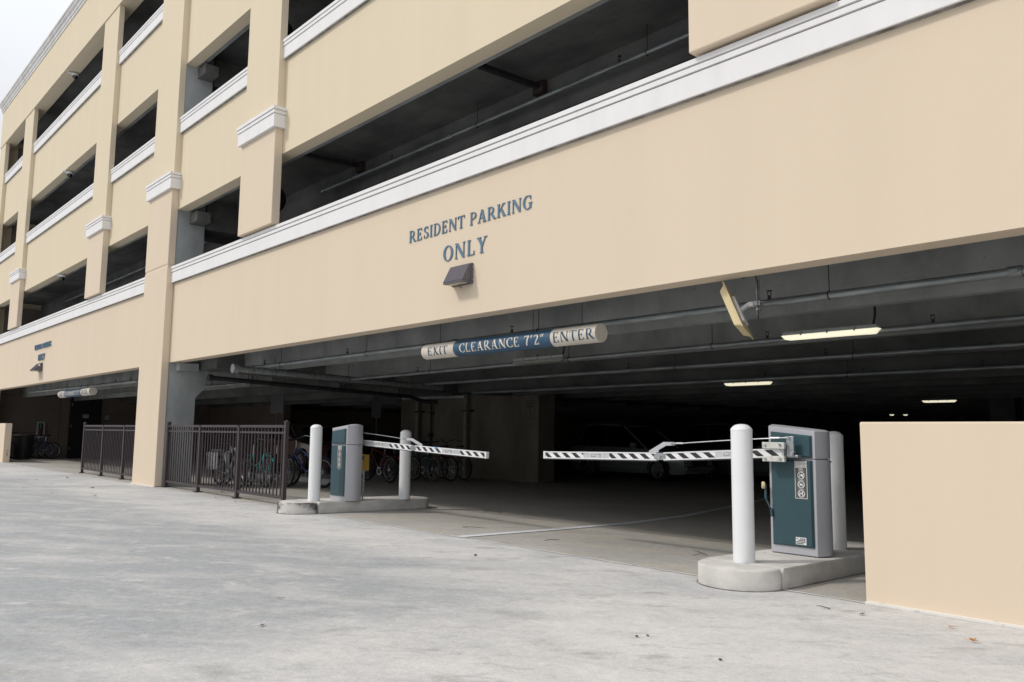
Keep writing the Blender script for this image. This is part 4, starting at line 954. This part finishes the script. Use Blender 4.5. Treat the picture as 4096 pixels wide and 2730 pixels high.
    for s, a in ((-1, -.6), (1, math.pi - .6)):
        e = Vector((BB[0] + .17 * math.cos(a), s * .075, BB[2] + .17 * math.sin(a))); m.tube([(BB[0], s * .055, BB[2]), e], .010, 6); m.box(e.x - .045, e.x + .045, min(e.y, e.y + s * .09), max(e.y, e.y + s * .09), e.z - .010, e.z + .010)
    m.build("crankset", STEEL, t)
    if style in ('cruiser', 'step', 'fender'):
        for hx, a0, a1 in ((0, 20, 185), (1.05, 40, 150)):
            q = [(hx + (r + .022) * math.cos(R_(a)), 0, r + (r + .022) * math.sin(R_(a))) for a in range(a0, a1 + 1, 11)]
            m = MB()
            for (p0, p1) in zip(q, q[1:]): m.quad((p0[0], -.03, p0[2]), (p1[0], -.03, p1[2]), (p1[0], .03, p1[2]), (p0[0], .03, p0[2]))
            o = m.build("mudguard", fm, t, smooth=True); md = o.modifiers.new("thick", 'SOLIDIFY'); md.thickness = .003
    if red: MB().box(-.40, -.375, -.025, .025, .60, .65).tube([(-.38, 0, .62), (.24, 0, .70)], .004, 6).build("rear_reflector", REDL, t)
    if style == 'cruiser': MB().tube([(.33, -.03, .28), (.22, -.16, .01)], .008, 6).build("kickstand", CHROME, t)
    if extra: extra(t)
    return t
PI = math.pi
def panniers(t):
    for s in (-1, 1): MB().box(-.30, .14, s * .12 - .06, s * .12 + .06, .36, .74).build("pannier", WHITEBAG, t, bev=.03)
    MB().box(-.30, .16, -.07, .07, .76, .79).build("luggage_rack", SILVB, t); MB().box(-.33, -.30, -.05, .05, .66, .70).build("side_reflector", ORANGE, t)
# right bay: bikes stand side by side pointing along the front wall
bike(-17.72, 7.42, 0, "silver bicycle with white panniers, deepest behind the dark fence by the column", "mtb", SILVB, extra=panniers, lean=.06, tr=.03)
bike(-17.72, 8.0, 0, "bright turquoise step-through bicycle behind the fence", "step", TEALB, lean=-.05)
bike(-18.1, 7.72, .05, "black bicycle squeezed between the silver and the turquoise ones", "mtb", BLACK, lean=.06)
bike(-17.67, 8.55, -.06, "dark bicycle with bare metal rims between the turquoise and blue cruiser bikes", "mtb", BLACK, lean=-.06)
bike(-16.08, 9.08, PI + .27, "blue cruiser bicycle with swept chrome bars behind the left bollard", "cruiser", BLUEB, tr=.03, lean=-.05, red=False)
bike(-17.2, 11.56, PI, "red and black mountain bicycle right behind the yellow box", "mtb", REDB, tr=.03, lean=.05)
bike(-19.0, 12.7, .12, "black bicycle with wide flat bars behind the white bollard on the left island", "mtb", BLACK, lean=.04, red=False)
bike(-17.52, 13.15, PI - .05, "dull teal bicycle with tan tyres against the inner wall", "fender", TEALD, tyre=TANR, lean=.05)
bike(-17.5, 13.75, PI + .04, "dark bicycle just right of the tan-tyred one", "mtb", BLACK, lean=-.04)
bike(-17.75, 14.42, PI, "dark cruiser with high swept bars, last in the row by the right standpipe", "swept", BLACK, lean=.03)
# left bay, by the bin
bike(-36.68, 8.42, R_(-80), "blue and silver mountain bicycle in front at the far left bin", "mtb", BLUEB, tr=.027, lean=.05, red=False)
bike(-37.1, 8.25, R_(-84), "black bicycle behind the blue one at the far left bin", "mtb", BLACK, tr=.027, lean=-.03)
bike(-37.5, 8.05, R_(-82), "dark bicycle with red tubes nearest the brown wall at far left", "mtb", REDB, lean=.02, red=False)

# ================================================================ CARS
def car(x, y, rz, label, paint, L_=4.7, W_=1.86, Hh=1.7, suv=True):
    """local: x forward, front axle at x=0, centre line y=0, ground z=0."""
    t = thing("parked_car", label, "car", (x, y, fz(y)), rz, "cars parked inside the garage")
    hw = W_ / 2; fr = .88; wb = 2.8; rr = L_ - fr - wb
    belt = 1.02; hood = .98
    st = [(fr, .35, .62, .62), (fr - .05, .25, .80, .80), (fr - .28, .22, .88, .90), (-.2, .22, hood, .985), (-.75, .22, 1.03, 1.0), (-wb + .2, .22, 1.06, 1.0), (-wb - rr + .25, .24, 1.06, .97), (-wb - rr, .35, .98, .90)]
    m = MB(); rings = []
    for sx, zb_, zt, kw in st:
        w = hw * kw
        rings.append([m.b.verts.new((sx, yy, zz)) for yy, zz in ((-w * .88, zb_), (-w, zb_ + .14), (-w, zt * .72), (-w * .955, zt - .03), (-w * .80, zt), (0, zt + .025), (w * .80, zt), (w * .955, zt - .03), (w, zt * .72), (w, zb_ + .14), (w * .88, zb_))])
    k = len(rings[0])
    for A, B in zip(rings, rings[1:]):
        for i in range(k): m.b.faces.new([A[i], A[(i + 1) % k], B[(i + 1) % k], B[i]])
    m.b.faces.new(rings[0]); m.b.faces.new(rings[-1]); body = m.build("body", paint, t, smooth=True)
    # glasshouse and roof
    back = -wb - rr + .35
    g = [(-.70, 1.0, .86), (-1.45, Hh - .05, .70), (-2.6, Hh, .71), (back + .35, Hh - .04, .70), (back - .05, 1.03, .84)]
    m = MB()
    lo = [m.b.verts.new((-.62, s * hw * .84, 1.0)) for s in (-1, 1)] ; 
    def gp(sx, z, kw): return [m.b.verts.new((sx, -hw * kw, z)), m.b.verts.new((sx, hw * kw, z))]
    base = [gp(sx, 1.0, .90) for sx in (-.52, -1.65, -2.6, back + .35, back - .1)]; top = [gp(sx, z - .05, kw) for sx, z, kw in ((-1.52, Hh, .72), (-1.8, Hh, .72), (-2.6, Hh + .01, .72), (back + .35, Hh, .71), (back + .22, Hh - .04, .70))]
    for s in (0, 1):
        for a in range(4): m.b.faces.new([base[a][s], base[a + 1][s], top[a + 1][s], top[a][s]])
    m.b.faces.new([base[0][0], base[0][1], top[0][1], top[0][0]]); m.b.faces.new([base[4][0], base[4][1], top[4][1], top[4][0]])
    for v in lo: m.b.verts.remove(v)
    m.build("windows", GLASS, t)
    m = MB(); rg = []
    for sx, z, kw in ((-1.48, Hh - .07, .71), (-1.85, Hh - .01, .73), (-2.6, Hh + .02, .73), (back + .4, Hh - .01, .72), (back + .15, Hh - .08, .70)):
        rg.append([m.b.verts.new((sx, yy * hw * kw, z + dz)) for yy, dz in ((-1, -.05), (-.97, -.005), (-.7, .02), (0, .03), (.7, .02), (.97, -.005), (1, -.05))])
    for A, B in zip(rg, rg[1:]):
        for i in range(7): m.b.faces.new([A[i], A[(i + 1) % 7], B[(i + 1) % 7], B[i]])
    m.b.faces.new(rg[0]); m.b.faces.new(rg[-1]); rf = m.build("roof", paint, t, smooth=True)
    for s in (-1, 1):
        for q0, q1, rr_ in (((-.50, s * hw * .905, .99), (-1.52, s * hw * .735, Hh - .07), .028), ((-2.15, s * hw * .91, 1.0), (-2.2, s * hw * .735, Hh - .05), .024),
                            ((-3.0, s * hw * .91, 1.0), (-2.95, s * hw * .735, Hh - .05), .028), ((back - .08, s * hw * .9, 1.0), (back + .34, s * hw * .72, Hh - .08), .05)):
            MB().tube([q0, q1], rr_, 6).build("pillar", BLACK if q0[0] < -2 else paint, t)
    for ax_ in (0, -wb):
        for s in (-1, 1):
            w = MB().lathe([(.20, -.11), (.33, -.11), (.355, -.08), (.355, .08), (.33, .11), (.20, .11)], seg=28).xf(Matrix.Translation((ax_, s * (hw - .11), .355)) @ Matrix.Rotation(R_(90), 4, 'X')).build("wheel", RUBBER, t, smooth=True)
            m = MB().lathe([(.235, .02), (.24, .05), (.20, .04)], seg=28)
            for q in range(6):
                a = q * PI / 3; m.hexa([(.03 * math.cos(a - .6), .03 * math.sin(a - .6), .0), (.22 * math.cos(a - .12), .22 * math.sin(a - .12), .0), (.22 * math.cos(a + .12), .22 * math.sin(a + .12), .0), (.03 * math.cos(a + .6), .03 * math.sin(a + .6), 0),
                                        (.03 * math.cos(a - .6), .03 * math.sin(a - .6), .03), (.22 * math.cos(a - .12), .22 * math.sin(a - .12), .04), (.22 * math.cos(a + .12), .22 * math.sin(a + .12), .04), (.03 * math.cos(a + .6), .03 * math.sin(a + .6), .03)])
            m.xf(Matrix.Translation((ax_, s * (hw + .0), .355)) @ Matrix.Rotation(R_(90) * -s, 4, 'X') @ Matrix.Translation((0, 0, -.03))); m.build("rim", RIM, w)
            MB().tube([(ax_ + .40 * math.cos(a), s * (hw - .02), .355 + .40 * math.sin(a)) for a in [PI * q / 10 for q in range(11)]], .03, 6).build("wheel_arch", BLACK, w)
    for s in (-1, 1):
        MB().ext([(fr - .02, .66), (fr - .30, .72), (fr - .34, .82), (fr - .07, .78)], 'y', s * hw * .60, s * hw * .915).build("headlight", CHROME, t, bev=.01)
        MB().box(-.95, -.80, s * (hw + .02), s * (hw + .20), 1.02, 1.17).build("side_mirror", paint, t, bev=.03)
    m = MB()
    for q in range(7): m.box(fr - .03, fr + .012, -.42 + q * .12 + .01, -.42 + q * .12 + .09, .50, .76)
    m.build("grille", BLACK, t); MB().box(fr - .1, fr + .06, -hw * .8, hw * .8, .34, .46).build("bumper", paint, t, bev=.03)
    return t
car(-22.6, 12.9, -.12, "brown car with chrome lamps parked behind the bicycles and left bollard", CARBR, 4.6, 1.80, 1.50)
car(-15.5, 21.25, 0, "white off-roader parked in the dark, behind the outer half of the right arm", CARW, 4.7, 1.9, 1.76)
car(-12.6, 23.9, 0, "grey pickup-sized car in the dark behind the nearest bollard", CARG, 5.2, 1.95, 1.86)
car(-20.6, 28.5, 0, "grey car deepest in the dark, above the wheel stops behind the fence", CARG, 4.6, 1.8, 1.5)
for x, y, lab in ((-17.9, 9.9, "pale concrete wheel stop low behind the fence, nearer the blue cruiser"), (-20.3, 9.7, "pale concrete wheel stop low behind the fence, nearer the column")):
    m = MB().ext([(-.08, 0), (.08, 0), (.055, .12), (-.055, .12)], 'x', -.9, .9); o = m.build("wheel_stop", KERB, bev=.012); o.location = (x, y, fz(y)); tag(o, lab, "wheel stop", "wheel stops behind the fence")

# ================================================================ SMALL THINGS
# left bay
t = thing("trash_can", "black slatted bin standing at the far left low wall", "bin", (-35.52, 7.13, fz(7.1)))
m = MB(); n = 26
for k in range(n):
    a = 2 * PI * k / n; c_, s_ = math.cos(a), math.sin(a); tx, ty = -s_ * .024, c_ * .024
    r0, r1 = .275, .335
    m.hexa([(c_ * r0 - tx, s_ * r0 - ty, .03), (c_ * r0 + tx, s_ * r0 + ty, .03), (c_ * (r0 + .008) + tx, s_ * (r0 + .008) + ty, .03), (c_ * (r0 + .008) - tx, s_ * (r0 + .008) - ty, .03),
            (c_ * r1 - tx, s_ * r1 - ty, .92), (c_ * r1 + tx, s_ * r1 + ty, .92), (c_ * (r1 + .008) + tx, s_ * (r1 + .008) + ty, .92), (c_ * (r1 + .008) - tx, s_ * (r1 + .008) - ty, .92)])
m.build("slats", BLACK, t)
MB().tube([(.34 * math.cos(2 * PI * k / 32), .34 * math.sin(2 * PI * k / 32), .93) for k in range(32)], .022, 8, closed=True).build("top_ring", BLACK, t, smooth=True)
MB().lathe([(0, .02), (.25, .02), (.31, .88), (.30, .88), (.24, .04), (0, .04)], seg=28).build("liner", mk("bin_liner", (.02, .022, .03), None, 6, .35), t, smooth=True)
WX = -37.94
def ydir(o): return facing(o, Vector((0, 1, 0)), Vector((0, 0, 1)))
t = thing("door", "black steel door in the brown wall at far left", "door", (WX, 9.85, 0))
MB().box(0, .05, -.55, .55, -.06, 2.52).build("leaf", DOORM, t, bev=.006); MB().box(0, .07, -.61, -.55, -.06, 2.58).box(0, .07, .55, .61, -.06, 2.58).box(0, .07, -.549, .549, 2.521, 2.58).build("frame", BLACK, t)
m = MB()
for z in (.3, 1.25, 2.15): m.cyl((.06, -.54, z), (.06, -.54, z + .12), .012, 8)
m.build("hinge", STEEL, t); MB().cyl((.05, .45, 1.0), (.12, .45, 1.0), .03, 12).build("handle", STEEL, t)
t = thing("door_sign", "small grey notice fixed to the black steel door", "sign", (WX + .052, 9.86, 1.72)); MB().box(0, .006, -.12, .12, -.08, .08).lathe([(0, 0), (.001, 0)], seg=4).build("plate", CABW, t)
sans("STAIR", .07, t, "lettering", BLACK, ydir((.0075, 0, .02)))
t = thing("number_sign", "small framed plate right of the black steel door", "sign", (WX, 10.72, 1.68)); MB().box(0, .012, -.11, .11, -.12, .12).build("frame", BLACK, t); MB().box(.0125, .016, -.09, .09, -.10, .10).build("plate", CABW, t)
sans("2", .15, t, "lettering", BLACK, ydir((.0175, 0, 0)))
t = thing("notice_board", "tall dim framed notice on the brown wall behind the left fence", "sign", (WX, 12.0, 1.9)); MB().box(0, .02, -.14, .14, -.28, .28).build("frame", BLACK, t); MB().box(.0205, .024, -.12, .12, -.26, .26).build("plate", BROWN_WALL, t)
t = thing("extinguisher_cabinet", "white glazed fire extinguisher cabinet on the brown wall above the bicycles", "extinguisher cabinet", (WX, 8.18, .80))
MB().box(0, .12, -.15, -.09, 0, .66).box(0, .12, .09, .15, 0, .66).box(0, .12, -.089, .089, 0, .07).box(0, .12, -.089, .089, .59, .66).build("frame", CABW, t)
MB().box(0, .01, -.089, .089, .07, .59).build("back", DOORM, t); MB().cyl((.06, 0, .10), (.06, 0, .42), .055, 14).build("extinguisher", REDX, t, smooth=True)
MB().box(.10, .105, -.05, .03, .40, .55).build("tag", GREENTAG, t)
# speed limit sign painted on the tan wall
t = thing("speed_limit_sign", "flat arched SPEED LIMIT 5 sign at the end of the tan inner wall", "sign", (-16.38, 15.665, 1.87))
m = MB()
for a, b_, c, d in ((-.18, .18, -.265, -.255), (-.18, .18, .245, .255), (-.18, -.17, -.255, .245), (.17, .18, -.255, .245)): m.box(a, b_, -.004, 0, c, d)
m.tube([(.10 * math.cos(PI * k / 12), -.002, .255 + .07 * math.sin(PI * k / 12)) for k in range(13)], .005, 4); m.build("border", BLACK, t)
for wd, w, z, h in (("SPEED", .26, .15, .06), ("LIMIT", .25, .06, .06), ("5", .13, -.20, .20)):
    letters(MB(), wd, w, h, lambda s, tt, d, w=w, z=z: (-w / 2 + s, -.001 - d, z + tt), .003).build("lettering", BLACK, t)
for x, y, z0, z1, w, lab in ((-21.35, 10.5, 1.69, 2.25, .80, "dark square sign on a thin post, behind the bike fence"), (-22.42, 14.5, 1.66, 2.26, .56, "dark arched sign on a thin post, left of the pale standpipes")):
    t = thing("post_sign", lab, "sign", (x, y, fz(y)), group="dark signs on posts, seen from behind")
    f = fz(y); MB().box(-.025, .025, 0, .03, 0, z1 - f - .02).build("post", mk("dull_post", (.10, .105, .105)), t)
    m = MB().box(-w / 2, w / 2, -.012, -.001, z0 - f, z1 - f)
    pl = m.build("sign_plate", BLACK, t)
    if w < .7:
        pl.data.transform(Matrix.Identity(4)); q = MB().ext([(w * .3 * math.cos(PI * k / 12), z1 - f + .07 * math.sin(PI * k / 12)) for k in range(13)], 'y', -.011, -.002); q.build("arched_top", BLACK, t)

# leaves, twigs, grit
def leaf_mesh(name, size, mat, seed, curl):
    r = random.Random(seed); m = MB(); n = 10; pts = []
    for k in range(n):
        a = 2 * PI * k / n; rad = size * (.55 + .45 * (k % 2)) * r.uniform(.8, 1.1) * (1.35 if k in (0, n // 2) else 1)
        pts.append((rad * math.cos(a), rad * .55 * math.sin(a)))
    c = m.b.verts.new((0, 0, .006))
    vs = [m.b.verts.new((x, y, .003 + curl * abs(y) * 1.6 + curl * .5 * abs(x))) for x, y in pts]
    for k in range(n): m.b.faces.new([c, vs[k], vs[(k + 1) % n]])
    m.tube([(size * .9, 0, .006), (size * 1.7, .006, .012)], .0012, 4)
    return m
LV = [(-5.51, 2.79, LEAFD, "dry brown leaf on the open drive, upper of the two in the near middle"), (-4.83, 2.34, LEAFD, "curled olive brown leaf on the open drive, lower of the two in the near middle"),
 (-2.55, 5.58, LEAFD, "curled dark brown leaf just left of the right low wall"), (-2.01, 5.65, LEAFO, "bright orange pointed leaf at the foot of the right low wall"),
 (-1.79, 5.36, LEAFO, "yellowish leaf nearest the lower right corner"), (-5.39, 7.42, LEAFO, "golden leaf left of the nearest bollard"), (-6.9, 9.09, LEAF, "leaf at the shadow edge right of the white line"),
 (-3.47, 7.65, LEAFD, "brown leaf caught between the right island and the low wall"), (-8.21, 6.72, LEAFO, "flat orange leaf beside the twig left of the white line"),
 (-11.89, 9.29, LEAF, "leaf on the dim floor beyond the left island end"), (-15.84, 13.77, LEAFD, "dim leaf before the tan inner wall"), (-11.13, 10.25, LEAF, "left of three dim leaves in mid floor of the entry"),
 (-10.83, 10.46, LEAF, "middle of three dim leaves in mid floor of the entry"), (-10.79, 11.1, LEAFO, "standing leaf, right of three in mid floor of the entry"), (-9.47, 8.43, LEAFO, "orange leaf at the tip of the inner twig"),
 (-10.01, 8.56, LEAF, "small leaf beneath the left arm tip"), (-10.31, 9.32, LEAFD, "small dark leaf above the shadow edge, beneath the left arm tip"), (-13.9, 11.83, LEAFD, "dark leaf on the floor right of the bicycles"),
 (-21.3, 4.6, LEAF, "curled leaf in front of the left fence"), (-21.76, 5.35, LEAF, "pale leaf close before the left fence"), (-18.6, 3.8, LEAFD, "thin leaf farthest left on the sunlit drive"),
 (-16.83, 3.9, LEAFO, "orange leaf left in front of the cream column"), (-15.85, 4.37, LEAFO, "orange leaf in front of the cream column"), (-19.61, 4.55, LEAFD, "tiny leaf left of the cream column"), (-17.9, 4.88, LEAFD, "tiny leaf just before the cream column foot"),
 (-35.3, 7.42, LEAF, "leaf at the foot of the black bin"), (-33.59, 7.75, LEAF, "leaf under the rear wheel of the far left bicycle"), (-24.41, 6.74, LEAF, "leaf under the first panel of the left fence"),
 (-22.24, 6.68, LEAFO, "leaf under the middle panel of the left fence"), (-20.52, 6.42, LEAFO, "leaf under the left fence next to the column"), (-14.29, 5.92, LEAF, "curled leaf before the middle panel of the bike fence"),
 (-13.2, 5.82, LEAF, "leaf before the last panel of the bike fence"), (-12.17, 5.45, LEAFO, "flat orange leaf left of the left island nose"), (-15.67, 7.71, LEAFO, "leaf behind the last panel of the bike fence"), (-15.52, 6.56, LEAF, "leaf under the middle panel of the bike fence")]
for i, (x, y, mt, lab) in enumerate(LV):
    o = leaf_mesh("fallen_leaf", random.uniform(.028, .042) * (1.15 if x < -12 else .85), mt, i, random.uniform(.15, .7)).build("fallen_leaf", mt)
    o.location = (x, y, fz(y)); o.rotation_euler = (0, 0, random.uniform(0, 6)); tag(o, lab, "leaf", "dry leaves on the ground")
for x, y, a, l_, lab in ((-4.98, 7.23, 2.6, .16, "forked twig left of the right island"), (-6.59, 6.67, 1.3, .10, "small twig right of the white line"), (-8.06, 6.74, .55, .17, "straight twig left of the white line start"),
                         (-9.7, 8.5, .5, .15, "twig below the tip of the left arm"), (-2.82, 5.57, 2.9, .06, "tiny twig between the right island and low wall")):
    m = MB().tube([(-l_, 0, .006), (-l_ * .3, .01, .012), (l_ * .4, -.008, .010), (l_, .004, .006)], [.0035, .003, .003, .0015], 5)
    if "forked" in lab: m.tube([(-l_ * .2, .01, .01), (-l_ * .75, .10, .008), (-l_ * 1.1, .16, .006)], .0022, 5)
    o = m.build("twig", TWIG); o.location = (x, y, fz(y)); o.rotation_euler = (0, 0, a); tag(o, lab, "twig", "twigs on the ground")
for x, y, s, lab in ((-2.55, 3.87, .010, "dark pebble on the near drive, below the right island"), (-3.16, 3.92, .010, "left of two dark pebbles close together on the near drive"), (-3.13, 3.985, .009, "right of two dark pebbles close together on the near drive"), (-6.21, 5.21, .016, "dark grit lump before the white line start")):
    m = MB(); bmesh.ops.create_icosphere(m.b, subdivisions=1, radius=s, matrix=Matrix.Diagonal((1.3, 1, .5, 1)))
    o = m.build("pebble", PEBBLE); o.location = (x, y, s * .4); tag(o, lab, "pebble", "dark pebbles on the drive")
